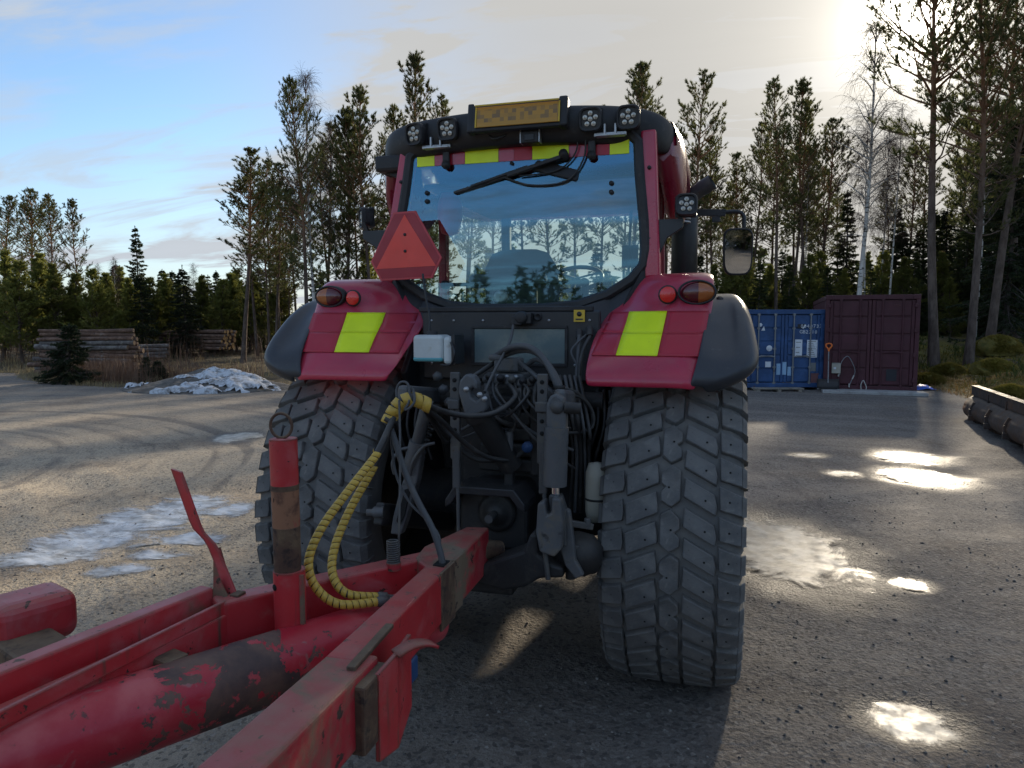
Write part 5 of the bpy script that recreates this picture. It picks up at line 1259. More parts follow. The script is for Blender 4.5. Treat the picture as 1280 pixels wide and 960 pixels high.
MB().prism([(-.62, 1.40), (.62, 1.40), (.58, 2.12), (-.58, 2.12)], 'y', 1.66, 1.70).build('cab_front_panel', 'black_paint', TR, .01)
def rsec(y, w, zt, zb, cr, zc=None):
    """roof section: half width w, crown rise cr"""
    pts = []
    for k in range(13):
        t = -1 + k / 6; sx_2 = math.copysign(abs(math.sin(t * math.pi / 2)) ** .8, t); e = abs(t) ** 4.5
        pts.append((w * sx_2, y, zt + cr * (1 - t * t) - (zt - zb) * .5 * e))
    pts.append((w * 1.0, y, zb + .03)); 
    for k in range(9): t = 1 - k / 4; pts.append((w * .96 * t, y, zb))
    pts.append((-w, y, zb + .03)); pts.append(pts[0]); return pts
g = MB(); rr = [rsec(.0, .93, 3.27, 3.09, .05), rsec(.35, .965, 3.29, 3.03, .06), rsec(1.0, .97, 3.30, 3.0, .06), rsec(1.6, .94, 3.28, 2.99, .06), rsec(1.9, .88, 3.22, 3.0, .05), rsec(2.0, .80, 3.12, 3.04, .02)]
g.grid(rr); g.add(rr[-1][:-1], [tuple(range(len(rr[-1]) - 1))]); g.build('roof', 'roof_red', TR)
MB().box((0, .85, 2.985), (1.42, 1.45, .03)).build('headliner', 'cab_trim', TR, .01)
for s in (-1, 1):      # drooping red side fairing
    g = MB(); rows = []
    for y, zb, w in ((-.03, 3.02, .885), (.03, 2.86, .925), (.14, 2.73, .945), (.34, 2.68, .95), (.60, 2.73, .945), (.85, 2.90, .935), (1.0, 3.05, .93)):
        rows.append([(s * (w - .015), y, 3.20), (s * (w + .012), y, 3.16), (s * (w + .018), y, 3.05), (s * (w + .012), y, zb + .04), (s * (w - .03), y, zb), (s * (w - .085), y, zb + .05), (s * (w - .09), y, 3.15)])
    g.grid(rows); g.add(rows[0], [tuple(range(7))]); g.add(rows[-1], [tuple(range(7))]); fs = g.build('roof_side_fairing', 'roof_red', TR)
# rear roof cap: black, rounded at both ends, overhanging the window
g = MB(); sect = [(-.925, .05, 3.075, 3.205, .0), (-.905, -.03, 3.075, 3.24, .0), (-.86, -.12, 3.05, 3.265, .0), (-.78, -.20, 3.065, 3.29, 0), (-.60, -.275, 3.085, 3.305, 0), (-.3, -.315, 3.102, 3.315, 0), (0, -.325, 3.108, 3.32, 0)]
sect = sect + [(-x, y, a, b, c) for x, y, a, b, c in sect[-2::-1]]
rows = []
for x, y, zb, zt, c in sect:
    h = zt - zb; row = []
    for k in range(9):
        a = -math.pi / 2 + math.pi * k / 8; row.append((x, y + .05 - .06 * math.cos(a) - .012 * math.sin(a), zb + h / 2 + h / 2 * math.sin(a)))
    rows.append([(x * .985, .12, zb + .03)] + row + [(x * .97, .14, zt + .005)])
g.grid(rows)
for r_ in (rows[0], rows[-1]): g.add(r_, [tuple(range(len(r_)))])
cap = g.build('roof_cap', 'black_plastic', TR); sb = cap.modifiers.new('smooth', 'SUBSURF'); sb.levels = 1; sb.render_levels = 2
MB().box((-.80, -.06, 3.075), (.20, .30, .10)).build('roof_pod', 'black_plastic', TR, .02)
MB().prism([(-.86, 3.03), (-.70, 3.03), (-.70, 2.97), (-.80, 3.0)], 'y', -.16, .08).build('pod_underside', 'black_plastic', TR, .006)
# work lamps
def lamp(c, aim, size, name='work_lamp', parent=TR):
    d = Vector(aim).normalized(); rot = d.to_track_quat('-Y', 'Z').to_matrix()
    T = lambda p: Vector(c) + rot @ Vector(p)
    h = size
    def rsq(w, y, n=20, pw=.55): return [T((w * math.copysign(abs(math.cos(2 * math.pi * k / n)) ** pw, math.cos(2 * math.pi * k / n)), y, w * math.copysign(abs(math.sin(2 * math.pi * k / n)) ** pw, math.sin(2 * math.pi * k / n)))) for k in range(n)]
    g = MB(); cl = lambda P: P + [P[0]]
    g.grid([cl(rsq(h * .70, .055)), cl(rsq(h * .86, .045)), cl(rsq(h * .95, .012)), cl(rsq(h, .0)), cl(rsq(h, -.018)), cl(rsq(h * .93, -.026)), cl(rsq(h * .80, -.024)), cl(rsq(h * .77, -.014))], False)
    g.add(rsq(h * .70, .055), [tuple(range(20))])
    for k in range(4): g.box(T((0, .03 + .008 * k, 0)), (h * 1.85, .003, h * 1.85), rot)
    b = g.build(name, 'black_plastic', parent)
    lens = MB(); lens.add(rsq(h * .78, -.012), [tuple(range(20))[::-1]]); lens.build('lamp_glass', 'plate_black', b)
    for k in range(6):
        a = 2 * math.pi * k / 5 + .3; r = h * .47 if k < 5 else 0
        lc = T((r * math.cos(a), -.014, r * math.sin(a)))
        MB().lathe(lc, -(rot @ Vector((0, 1, 0))), [(h * .20, 0), (h * .20, .006), (h * .12, .002), (h * .08, .007), (.0005, .009)], 14).build('led', 'led_lens', b)
    return b
for x, z, dx in ((-.575, 3.205, -.35), (-.360, 3.215, -.10), (.480, 3.210, -.02), (.685, 3.210, .0)):
    lamp((x, -.335 + .09 * max(0, abs(x) - .3), z), (dx, -1, -.12), .066)
for x in (-.45, .585):
    bk_ = MB(); bk_.box((x, -.285, 3.125), (.16, .05, .012))
    for q in (-.03, .03): bk_.box((x + q, -.295, 3.155), (.012, .03, .06))
    bk_.bar((x - .09, -.29, 3.13), (x + .09, -.29, 3.13), .02, .02); bk_.build('lamp_bracket', 'galvanised', TR, .003)
# number plate in its holder (characters blurred away in the photograph: only soft blotches)
m_, t_ = new_mat('worn_yellow_plate')
xy = t_.n.new('ShaderNodeVectorMath'); xy.operation = 'SNAP'; t_.L.new(t_.tc.outputs['Object'], xy.inputs[0]); xy.inputs[1].default_value = (.0235, 5, .0225)
wn = t_.n.new('ShaderNodeTexWhiteNoise'); wn.noise_dimensions = '3D'; t_.L.new(xy.outputs[0], wn.inputs['Vector'])
z_ = t_.xyz(); zin = t_.math('MULTIPLY', t_.ramp(z_[2], 3.215, 3.219), t_.ramp(z_[2], 3.292, 3.288)); 
t_.set(Base_Color=t_.mix(t_.math('MULTIPLY', t_.ramp(wn.outputs['Value'], .25, .95, 0, .80), zin), (.46, .235, .03), (.16, .105, .05)), Roughness=.45)
tilt = Matrix.Rotation(-.16, 3, 'X')
ph_ = MB().box((.075, -.365, 3.245), (.54, .035, .155), tilt).build('plate_holder', 'black_plastic', TR, .008)
MB().box((.075, -.391, 3.249), (.475, .006, .118), tilt).build('number_plate', 'worn_yellow_plate', ph_, .004)
MB().box((.335, -.35, 3.25), (.05, .07, .17), tilt).build('plate_clamp', 'black_plastic', ph_, .01); MB().box((-.205, -.35, 3.25), (.04, .06, .17), tilt).build('plate_clamp', 'black_plastic', ph_, .01)
fr_ = MB()
for (x, z, w, h) in ((.075, 3.310, .485, .008), (.075, 3.188, .485, .008), (-.167, 3.249, .008, .118), (.317, 3.249, .008, .118)): fr_.box((x, -.394 - (z - 3.249) * .16, z), (w, .006, h), tilt)
fr_.build('plate_edge', 'sticker_yellow', ph_)
cm_ = MB().box((.135, -.31, 3.135), (.105, .07, .065)).build('reversing_camera', 'black_plastic', TR, .008)
MB().box((.135, -.347, 3.132), (.055, .006, .034)).build('camera_lens', 'plate_black', cm_, .002)
MB().box((.19, -.31, 3.14), (.006, .06, .07)).build('camera_bracket', 'galvanised', cm_); MB().box((.08, -.31, 3.14), (.006, .06, .07)).build('camera_bracket', 'galvanised', cm_)
MB().tube([(.0, -.31, 3.17), (-.04, -.32, 3.15), (-.09, -.32, 3.145), (-.12, -.31, 3.175)], .008, 6).build('camera_cable', 'rubber_hose', TR)
for x in (.375,): MB().lathe((x, -.29, 3.215), (0, -1, 0), [(.016, -.02), (.016, .012), (.001, .014)], 12).build('bolt', 'galvanised', TR)
# rear body panels under the window
body = MB(); wl = [(x, z) for x, z in winoff(.042) if z < 2.47]
wl.sort(key=lambda q: q[0])
outl = [(-.80, 2.45)] + wl[1:-1] + [(.80, 2.45), (.80, 2.30), (.60, 2.05), (.58, 1.70), (-.58, 1.70), (-.60, 2.05), (-.80, 2.30)]
body.add([(x, WY(min(z, 2.35)) + (-.0 if z > 2.2 else -.10) + dy, z) for dy in (0, .05) for x, z in outl], [tuple(range(len(outl)))[::-1], tuple(range(len(outl), 2 * len(outl)))] + [(i, (i + 1) % len(outl), len(outl) + (i + 1) % len(outl), len(outl) + i) for i in range(len(outl))])
body.build('rear_body', 'black_paint', TR)
MB().box((.03, -.40, 1.955), (1.06, .03, .40)).build('rear_panel', 'black_paint', TR, .012)
MB().bar((-.52, -.405, 2.165), (.52, -.405, 2.165), .03, .03).build('panel_edge', 'black_plastic', TR, .006)
m_, t_ = new_mat('dusty_pane'); t_.set(Base_Color=t_.mix(t_.ramp(t_.noise(5, 6, .7), .4, .7), (.115, .165, .175), (.20, .24, .225)), Roughness=.2)
MB().box((.095, -.417, 1.955), (.535, .006, .195)).build('lower_pane', 'dusty_pane', TR, .002)
g = MB()
for (x, z, w, h) in ((.095, 2.062, .565, .018), (.095, 1.848, .565, .018), (-.181, 1.955, .018, .196), (.371, 1.955, .018, .196)): g.box((x, -.42, z), (w, .012, h))
g.build('pane_frame', 'black_plastic', TR, .003)
scs = MB()
for x in (-.44, -.3, -.12, .06, .27, .42, .50):
    scs.lathe((x, -.416, 2.10), (0, -1, 0), [(.008, 0), (.008, .004), (.001, .006)], 8)
    if abs(x) > .25: scs.lathe((x, -.416, 1.85), (0, -1, 0), [(.008, 0), (.008, .004), (.001, .006)], 8)
scs.build('panel_screw', 'galvanised', TR)
sk_ = MB().box((.445, -.43, 2.125), (.062, .004, .066)).build('warning_sticker', 'sticker_yellow', TR)
MB().lathe((.445, -.433, 2.135), (0, -1, 0), [(.014, 0), (.014, .001), (.001, .0015)], 14).build('sticker_symbol', 'plate_black', sk_)
MB().box((.445, -.433, 2.106), (.04, .002, .008)).build('sticker_symbol', 'plate_black', sk_)
so = MB().box((.115, -.435, 2.11), (.13, .03, .065)).build('socket_plate', 'black_paint', TR, .006)
g = MB(); g.lathe((.125, -.44, 2.115), (0, -1, 0), [(.036, 0), (.036, .05), (.028, .062), (.001, .064)], 18); g.box((.10, -.47, 2.10), (.06, .05, .05)); g.box((.165, -.46, 2.112), (.03, .04, .06)); g.build('trailer_socket', 'black_plastic', so, .004)
MB().lathe((.205, -.418, 2.12), (0, -1, 0), [(.024, 0), (.024, .006), (.014, .006), (.012, .001), (.001, .001)], 16).build('blanking_plug', 'black_plastic', so)
# washer bottle
tk = MB().box((-.36, -.60, 1.945), (.18, .15, .15)).build('washer_tank', 'white_tank', TR, .022, 3)
MB().box((-.36, -.602, 1.885), (.176, .152, .026)).build('fluid_band', 'washer_fluid', tk, .012)
MB().box((-.245, -.60, 1.935), (.055, .14, .155)).build('tank_lobe', 'white_tank', tk, .02); MB().lathe((-.36, -.60, 2.02), (0, 0, 1), [(.03, 0), (.03, .02), (.001, .022)], 16).build('tank_cap', 'black_plastic', tk)
g = MB(); g.bar((-.21, -.60, 2.02), (-.205, -.60, 1.86), .02, .15, (0, 1, 0)); g.tube([(-.22, -.68, 1.98), (-.19, -.70, 1.92), (-.22, -.68, 1.86), (-.28, -.68, 1.855)], .006, 6); g.build('tank_bracket', 'black_paint', tk)
MB().tube([(-.47, -.47, 2.37), (-.44, -.50, 2.24), (-.41, -.52, 2.12), (-.40, -.55, 2.03)], .007, 6).build('washer_hose', 'rubber_hose', TR)
# slow-vehicle sign
def tri():
    c = Vector((-.60, -.42, 2.53)); rot = Matrix.Rotation(-.03, 3, 'Y') @ Matrix.Rotation(-.04, 3, 'X')
    T = lambda x, y, z: tuple(c + rot @ Vector((x, y, z)))
    out = [(-.068, .208), (.068, .208), (.225, -.072), (.165, -.185), (-.165, -.185), (-.225, -.072)]
    def pl(poly, y0, y1):
        n = len(poly); return [T(x, y0, z) for x, z in poly] + [T(x, y1, z) for x, z in poly], [tuple(range(n)), tuple(range(n, 2 * n))[::-1]] + [(i, (i + 1) % n, n + (i + 1) % n, n + i) for i in range(n)]
    sg = MB().add(*pl(out, 0, .012)).build('slow_vehicle_sign', 'sign_edge', TR, .002)
    inn = [(x * .955, z * .955) for x, z in out]
    MB().add(*pl(inn, -.0015, .004)).build('sign_border', 'sign_red', sg)
    MB().add(*pl([(0, .192), (.192, -.118), (-.192, -.118)], -.0035, .002)).build('sign_triangle', 'sign_orange', sg)
    for z in (.075, -.022): MB().lathe(T(0, -.004, z), (0, -1, 0), [(.009, 0), (.009, .003), (.001, .004)], 12).build('sign_bolt', 'black_plastic', sg)
    MB().bar((-.56, -.36, 2.40), (-.70, -.15, 2.40), .03, .05).build('sign_bracket', 'black_paint', sg, .004)
tri()
# side lamp brackets, exhaust, mirror
for s in (-1, 1):
    b = MB().prism([(s * .775, 2.66), (s * .985, 2.655), (s * .985, 2.615), (s * .90, 2.56), (s * .845, 2.44), (s * .82, 2.36), (s * .775, 2.36)], 'y', -.215, -.195).build('lamp_mount', 'black_paint', TR, .005)
    MB().box((s * .88, -.17, 2.657), (.215, .09, .014)).build('mount_flange', 'black_paint', b, .003)
    MB().bar((s * .965, -.19, 2.66), (s * .985, -.2, 2.72), .025, .02, (0, 1, 0)).build('lamp_stem', 'black_paint', b)
lamp((1.0, -.225, 2.735), (.12, -1, .10), .062); lamp((-1.02, -.12, 2.76), (-1.0, -.72, -.05), .066)
g = MB(); g.lathe((.93, 1.15, 2.0), (0, 0, 1), [(.001, .0), (.095, 0), (.095, .86), (.088, .885), (.001, .885)], 24); ex = g.build('exhaust', 'black_paint', TR)
MB().tube([(.93, 1.15, 2.86), (.94, 1.15, 2.96), (1.0, 1.13, 3.03), (1.12, 1.10, 3.10)], [.05, .05, .055, .058], 16, 8, False).build('exhaust_pipe', 'grey_machinery', ex)
g = MB()
for k in range(6): g.lathe((.905, 1.0, 2.80 + .025 * k), (0, 0, 1), [(.07, 0), (.075, .006), (.07, .012)], 14)
g.build('heat_shield', 'galvanised', ex)
ma = MB(); ma.bar((.90, 1.32, 2.925), (1.22, 1.30, 2.905), .03, .05); ma.tube([(1.20, 1.30, 2.91), (1.30, 1.30, 2.91), (1.345, 1.30, 2.88), (1.35, 1.30, 2.79)], .016, 10); ma.box((1.15, 1.30, 2.86), (.06, .03, .04))
mr = ma.build('mirror_arm', 'black_paint', TR, .003)
def mpol(w, h, n=28, e=.45): return [(1.31 + w * math.copysign(abs(math.cos(t)) ** e, math.cos(t)) * (1 + .08 * math.sin(t)), 2.615 + h * math.copysign(abs(math.sin(t)) ** e, math.sin(t))) for t in [2 * math.pi * k / n for k in range(n)]]
MT = Matrix.Rotation(.10, 4, 'X')
rot_m = lambda x, y: (1.31 + (x - 1.31) * math.cos(.22) - (y - 1.30) * math.sin(.22), 1.30 + (x - 1.31) * math.sin(.22) + (y - 1.30) * math.cos(.22))
g = MB(); rr = []
for (w, h, y) in ((.05, .09, 1.40), (.095, .155, 1.36), (.108, .172, 1.31), (.108, .172, 1.285), (.100, .163, 1.278), (.096, .158, 1.285)):
    P = mpol(w, h); P = P + [P[0]]; rr.append([(*rot_m(x, y), z) for x, z in P])
rr = [[(a, b - (c - 2.615) * .09, c) for a, b, c in q] for q in rr]; g.grid(rr); g.add(rr[0][:-1], [tuple(range(28))]); mh = g.build('mirror_housing', 'black_plastic', mr)
g = MB(); g.add([(rot_m(x, 1.284)[0], rot_m(x, 1.284)[1] - (z - 2.615) * .09, z) for x, z in mpol(.097, .159)], [tuple(range(28))[::-1]]); g.build('mirror_face', 'mirror_glass', mh)
# ---- inside the cab
sb_ = MB(); rows = []
for z, w, y, d in ((2.08, .23, .52, .13), (2.3, .27, .48, .12), (2.47, .255, .44, .10), (2.56, .20, .42, .07), (2.585, .12, .42, .03)):
    rows.append([(-.13 + w * math.cos(2 * math.pi * k / 20), y + d * math.sin(2 * math.pi * k / 20), z) for k in range(21)])
sb_.grid(rows); sb_.add(rows[-1][:-1], [tuple(range(20))]); sb_.build('seat_back', 'seat_cloth', TR)
MB().box((-.13, .78, 2.08), (.52, .55, .14)).build('seat_cushion', 'seat_cloth', TR, .05, 3)
MB().box((-.13, .78, 1.88), (.40, .42, .28)).build('seat_base', 'cab_trim', TR, .02)
MB().box((-.14, .16, 2.36), (.52, .12, .09)).build('rear_shelf_roll', 'seat_cloth', TR, .035, 3)
MB().box((0, .12, 2.14), (1.30, .50, .10)).build('rear_shelf', 'cab_trim', TR, .02); MB().box((0, .95, 1.72), (1.45, 1.5, .06)).build('cab_floor', 'cab_trim', TR)
MB().tube([(-.50, -.02, 2.33), (.42, -.02, 2.335)], .012, 8, 0).build('rear_rail', 'cab_trim', TR)
for x in (-.50, .40): MB().lathe((x, -.03, 2.33), (0, -1, 0), [(.028, -.02), (.028, .02), (.001, .024)], 14).build('rail_knob', 'black_plastic', TR)
MB().lathe((-.12, -.05, 2.245), (0, -1, .15), [(.045, 0), (.045, .02), (.03, .03), (.012, .026), (.001, .03)], 20).build('speaker_knob', 'galvanised', TR)
MB().prism([(.06, 2.32), (.14, 2.32), (.115, 2.40), (.085, 2.40)], 'y', .0, .04).build('hanging_tag', 'seat_cloth', TR, .006)
for x in (-.23, .07): MB().box((x, .04, 2.24), (.035, .03, .16)).build('shelf_strut', 'cab_trim', TR, .004)
swh = MB(); sw_c = Vector((.12, 1.15, 2.43)); ring_ = [sw_c + Vector((.20 * math.cos(t), .17 * math.sin(t), .10 * math.sin(t))) for t in [2 * math.pi * k / 24 for k in range(25)]]
swh.tube(ring_, .017, 8, 0, False)
for t in (.5, 2.6, 4.7): swh.bar(sw_c, sw_c + Vector((.19 * math.cos(t), .16 * math.sin(t), .10 * math.sin(t))), .03, .015)
swh.cyl(sw_c, sw_c + Vector((0, .22, -.38)), .035, 12); swh.build('steering_wheel', 'black_plastic', TR)
MB().box((.02, 1.50, 2.08), (.70, .26, .22)).build('dashboard', 'cab_trim', TR, .04)
ar = MB(); ar.box((.30, .60, 2.22), (.13, .50, .10)); ar.box((.33, .38, 2.30), (.05, .05, .12)); ar.build('armrest_console', 'black_plastic', TR, .03)
g = MB(); g.lathe((-.60, .32, 2.70), (0, 0, 1), [(.001, -.02), (.06, 0), (.085, .10), (.085, .20), (.05, .28), (.001, .30)], 18); g.build('red_shape', 'red_reflective', TR)  # unidentified rounded red shape behind the left of the rear glass
MB().box((-.50, 1.25, 2.35), (.10, .18, .26)).build('side_monitor', 'plate_black', TR, .01); MB().box((.49, 1.5, 2.62), (.13, .03, .18)).build('front_monitor', 'plate_black', TR, .008)
MB().bar((.50, 1.45, 2.98), (.48, 1.5, 2.5), .02, .02, (0, 1, 0)).build('grab_bar', 'cab_trim', TR)

# ---- linkage and hydraulics behind the axle
MB().box((.03, -.34, 1.42), (.54, .40, .62)).build('rear_housing', 'dark_machinery', TR, .04)
pt = MB().prism([(-.13, 1.16), (-.09, 1.23), (.20, 1.23), (.25, 1.16), (.25, .88), (-.13, .88)], 'y', -.80, -.45).build('pto_housing', 'dark_machinery', TR, .02)
sh_ = MB(); sh_.prism([(-.16, 1.17), (-.11, 1.245), (.21, 1.245), (.27, 1.17), (.27, 1.13), (.235, 1.15), (.19, 1.205), (-.09, 1.205), (-.125, 1.15), (-.16, 1.13)], 'y', -.94, -.70); sh_.build('pto_guard', 'black_paint', pt, .006)
MB().lathe((.085, -.80, 1.09), (0, -1, 0), [(.105, 0), (.105, .02), (.085, .03), (.06, .03), (.05, .06), (.001, .06)], 24).build('pto_collar', 'dark_machinery', pt)
MB().cyl((.085, -.82, 1.09), (.085, -.96, 1.09), .022, 12).build('pto_shaft', 'grey_machinery', pt)
# central cast block with grooves, valve bank on top
vb_ = MB(); 
for k in range(5): vb_.box((.10, -.60, 1.32 + .085 * k), (.30 - .01 * k, .22, .070))
vb_.box((.26, -.66, 1.50), (.05, .10, .46)); vb_.build('valve_bank', 'dark_machinery', TR, .012)
g = MB(); g.box((.085, -.60, 1.79), (.22, .16, .05)); g.box((.095, -.62, 1.86), (.14, .12, .075)); g.box((.04, -.66, 1.90), (.09, .05, .035)); g.build('valve_block', 'cast_grey', TR, .012)
for k in range(4): MB().lathe((.01 + .05 * k, -.70, 1.80), (0, -1, 0), [(.012, 0), (.012, .012), (.001, .013)], 8).build('valve_bolt', 'galvanised', TR)
# top link cylinder with hook end, hanging slanted
tl_ = MB(); tl_.cyl((.04, -.98, 1.63), (.16, -.80, 1.34), .062, 20); tl_.cyl((.03, -.99, 1.66), (.045, -.97, 1.61), .07, 20); tl = tl_.build('top_link', 'dark_machinery', TR)
hk_ = MB().prism([(-.045, 1.74), (-.04, 1.80), (-.005, 1.835), (.035, 1.825), (.055, 1.79), (.05, 1.755), (.03, 1.77), (.012, 1.755), (.02, 1.72), (.05, 1.70), (.085, 1.74), (.10, 1.72), (.10, 1.66), (.06, 1.62), (-.01, 1.62)], 'y', -1.04, -.97)
hk_.build('top_link_hook', 'cast_grey', tl, .010)
g = MB()
for x, z in ((.07, 1.735), (.095, 1.715), (.0, 1.76)): g.lathe((x, -1.04, z), (0, -1, 0), [(.013, 0), (.013, .014), (.001, .016)], 10)
g.build('hook_bolt', 'galvanised', tl)
MB().cyl((.165, -.86, 1.53), (.165, -.86, 1.43), .022, 12).build('link_lug', 'cast_grey', TR); MB().bar((.15, -.80, 1.36), (.15, -.80, 1.20), .05, .05, (0, 1, 0)).build('link_lug', 'dark_machinery', TR, .01)
# perforated stabiliser rails
for x in (-.075, .375):
    r = MB(); r.box((x, -1.0, 1.62), (.052, .022, .44)); r = r.build('stabiliser_rail', 'grey_machinery', TR, .006)
    for z in (1.80, 1.755, 1.66, 1.61, 1.55): MB().lathe((x, -1.012, z), (0, -1, 0), [(.011, 0), (.011, .0015), (.001, .0018)], 12).build('rail_hole', 'stud_hole', r)
    MB().box((x + .004, -1.0, 1.36), (.040, .024, .22)).build('rail_slide', 'grey_machinery', r, .006); MB().box((x, -1.018, 1.68), (.06, .03, .05)).build('rail_clip', 'grey_machinery', r, .006)
    MB().cyl((x + .01, -1.0, 1.27), (x + .02, -1.02, 1.02), .010, 8).build('rail_rod', 'grey_machinery', r)
# lift arms up at the rockshaft, right lift cylinder, left lift rod
MB().cyl((-.55, -.52, 1.66), (.60, -.52, 1.66), .055, 14).build('rockshaft', 'dark_machinery', TR)
for s, x in ((1, .46), (-1, -.36)):
    MB().bar((x, -.50, 1.66), (x + .0 * s, -1.02, 1.72), .06, .10).build('lift_arm', 'cast_grey', TR, .02)
lc = MB(); lc.cyl((.462, -1.08, 1.595), (.455, -1.08, 1.315), .058, 24); lc = lc.build('lift_cylinder', 'cast_grey', TR, .0)
g = MB(); g.prism([(.415, 1.58), (.415, 1.70), (.435, 1.745), (.465, 1.755), (.50, 1.735), (.512, 1.69), (.512, 1.58)], 'y', -1.10, -1.045); g.build('cylinder_eye', 'cast_grey', lc, .012)
MB().cyl((.50, -1.09, 1.69), (.575, -1.07, 1.685), .028, 12).build('cylinder_pin', 'dark_machinery', lc); MB().lathe((.47, -1.102, 1.692), (0, -1, 0), [(.032, 0), (.032, .008), (.001, .01)], 16).build('pin_cap', 'grey_machinery', lc)
MB().cyl((.458, -1.08, 1.32), (.462, -1.08, 1.25), .020, 14).build('cylinder_rod', 'chrome', lc)
g = MB(); g.prism([(.435, 1.275), (.49, 1.275), (.515, 1.20), (.52, 1.03), (.495, 1.03), (.488, 1.18), (.44, 1.18), (.43, 1.24)], 'y', -1.11, -1.05); g.build('clevis', 'grey_machinery', lc, .008)
# left lift rod: forked link with turnbuckle
g = MB(); g.cyl((-.24, -.98, 1.66), (-.335, -.94, 1.37), .032, 14); g.build('lift_rod', 'grey_machinery', TR)
tb = MB(); tb.cyl((-.30, -.955, 1.47), (-.36, -.93, 1.30), .045, 14); tb.prism([(-.33, 1.40), (-.275, 1.42), (-.30, 1.27), (-.37, 1.05), (-.40, .97), (-.46, .97), (-.445, 1.06), (-.40, 1.22)], 'y', -.97, -.90); tbo = tb.build('turnbuckle', 'cast_grey', TR, .010)
g = MB(); g.prism([(-.365, 1.22), (-.335, 1.23), (-.37, 1.08), (-.40, 1.03), (-.415, 1.05)], 'y', -.985, -.972); g.build('fork_slot', 'stud_hole', tbo)
g = MB()
for a, b in (((-.42, 1.30), (-.40, 1.42)), ((-.33, 1.30), (-.26, 1.45))): g.tube([(a[0], -.99, a[1]), ((a[0] + b[0]) / 2 - .015, -1.0, (a[1] + b[1]) / 2), (b[0], -.98, b[1]), (b[0] + .06, -.97, b[1] + .02)], .009, 8)
g.build('lock_handle', 'grey_machinery', tbo)
MB().lathe((-.49, -.98, 1.09), (-1, -.3, 0), [(.03, 0), (.03, .05), (.018, .06), (.018, .09), (.001, .09)], 12).build('link_pin', 'cast_grey', TR)
sp = MB()
for k in range(12): sp.lathe((-.235 - .011 * k, -.90, 1.66 - .030 * k), (-.3, 0, -1), [(.045, 0), (.048, .006), (.045, .012)], 12)
sp.build('bellows', 'dark_machinery', TR)
# lower links with hooks
for s in (1, -1):
    x0 = .40 if s > 0 else -.46
    MB().bar((s * .42, -.15, .82), (x0 + .06 * s, -.98, 1.08), .055, .12).build('lower_link', 'dark_machinery', TR, .012)
g = MB().prism([(.39, 1.24), (.425, 1.26), (.435, 1.19), (.455, 1.20), (.46, 1.275), (.50, 1.27), (.512, 1.15), (.505, 1.03), (.47, .99), (.40, 1.01), (.382, 1.10)], 'y', -1.16, -1.09).build('link_hook', 'cast_grey', TR, .010)
MB().prism([(.46, 1.22), (.53, 1.20), (.55, 1.06), (.56, .96), (.60, .89), (.56, .87), (.51, .93), (.47, 1.05)], 'y', -1.09, -1.05).build('hook_cheek', 'cast_grey', g, .008)
MB().lathe((.53, -1.0, .99), (.42, .86, -.28), [(.001, -.02), (.055, -.02), (.055, .10), (.036, .12), (.036, .30), (.045, .31), (.045, .34), (.001, .34)], 18).build('stabiliser', 'dark_machinery', TR)
MB().lathe((.54, -.95, .955), (.9, .1, -.2), [(.001, -.12), (.07, -.09), (.105, -.02), (.105, .06), (.06, .12), (.001, .13)], 22).build('link_ball', 'dark_machinery', TR)
g = MB(); g.bar((.50, -1.08, 1.14), (.62, -.98, 1.10), .03, .03); g.bar((.51, -1.06, 1.01), (.63, -.98, 1.0), .02, .02); g.lathe((.60, -1.0, 1.115), (0, 0, 1), [(.018, 0), (.018, .03), (.001, .032)], 10); g.build('check_link', 'grey_machinery', TR, .004)
MB().tube([(.63, -.92, .98), (.64, -.92, .90), (.63, -.92, .86), (.60, -.92, .85), (.595, -.92, .88)], .008, 6).build('hanging_chain', 'dark_machinery', TR)
ac = MB().lathe((.60, -.72, 1.05), (0, 0, 1), [(.001, 0), (.05, .01), (.06, .06), (.06, .26), (.045, .31), (.001, .32)], 18).build('white_canister', 'beige_box', TR)
MB().lathe((.60, -.72, 1.17), (0, 0, 1), [(.062, 0), (.064, .006), (.062, .012)], 18).build('canister_band', 'dark_machinery', ac)
MB().box((.72, -.55, 1.32), (.16, .10, .46)).build('bracket_plate', 'dark_machinery', TR, .02)
# hitch under the power take-off
hi = MB().prism([(.02, .86), (.30, .98), (.335, 1.07), (.37, 1.07), (.375, .97), (.43, .93), (.50, .915), (.50, .865), (.38, .85), (.31, .80), (.20, .77), (.08, .79)], 'y', -1.08, -.90).build('hitch', 'dark_machinery', TR, .015)
MB().cyl((.52, -1.0, .945), (.52, -1.0, .84), .026, 12).build('hitch_pin', 'dark_machinery', hi); MB().box((.06, -.72, .80), (.34, .60, .16)).build('hitch_frame', 'dark_machinery', TR, .02)
MB().cyl((.405, -1.10, 1.06), (.43, -1.10, .86), .013, 8).build('hitch_rod', 'grey_machinery', TR)
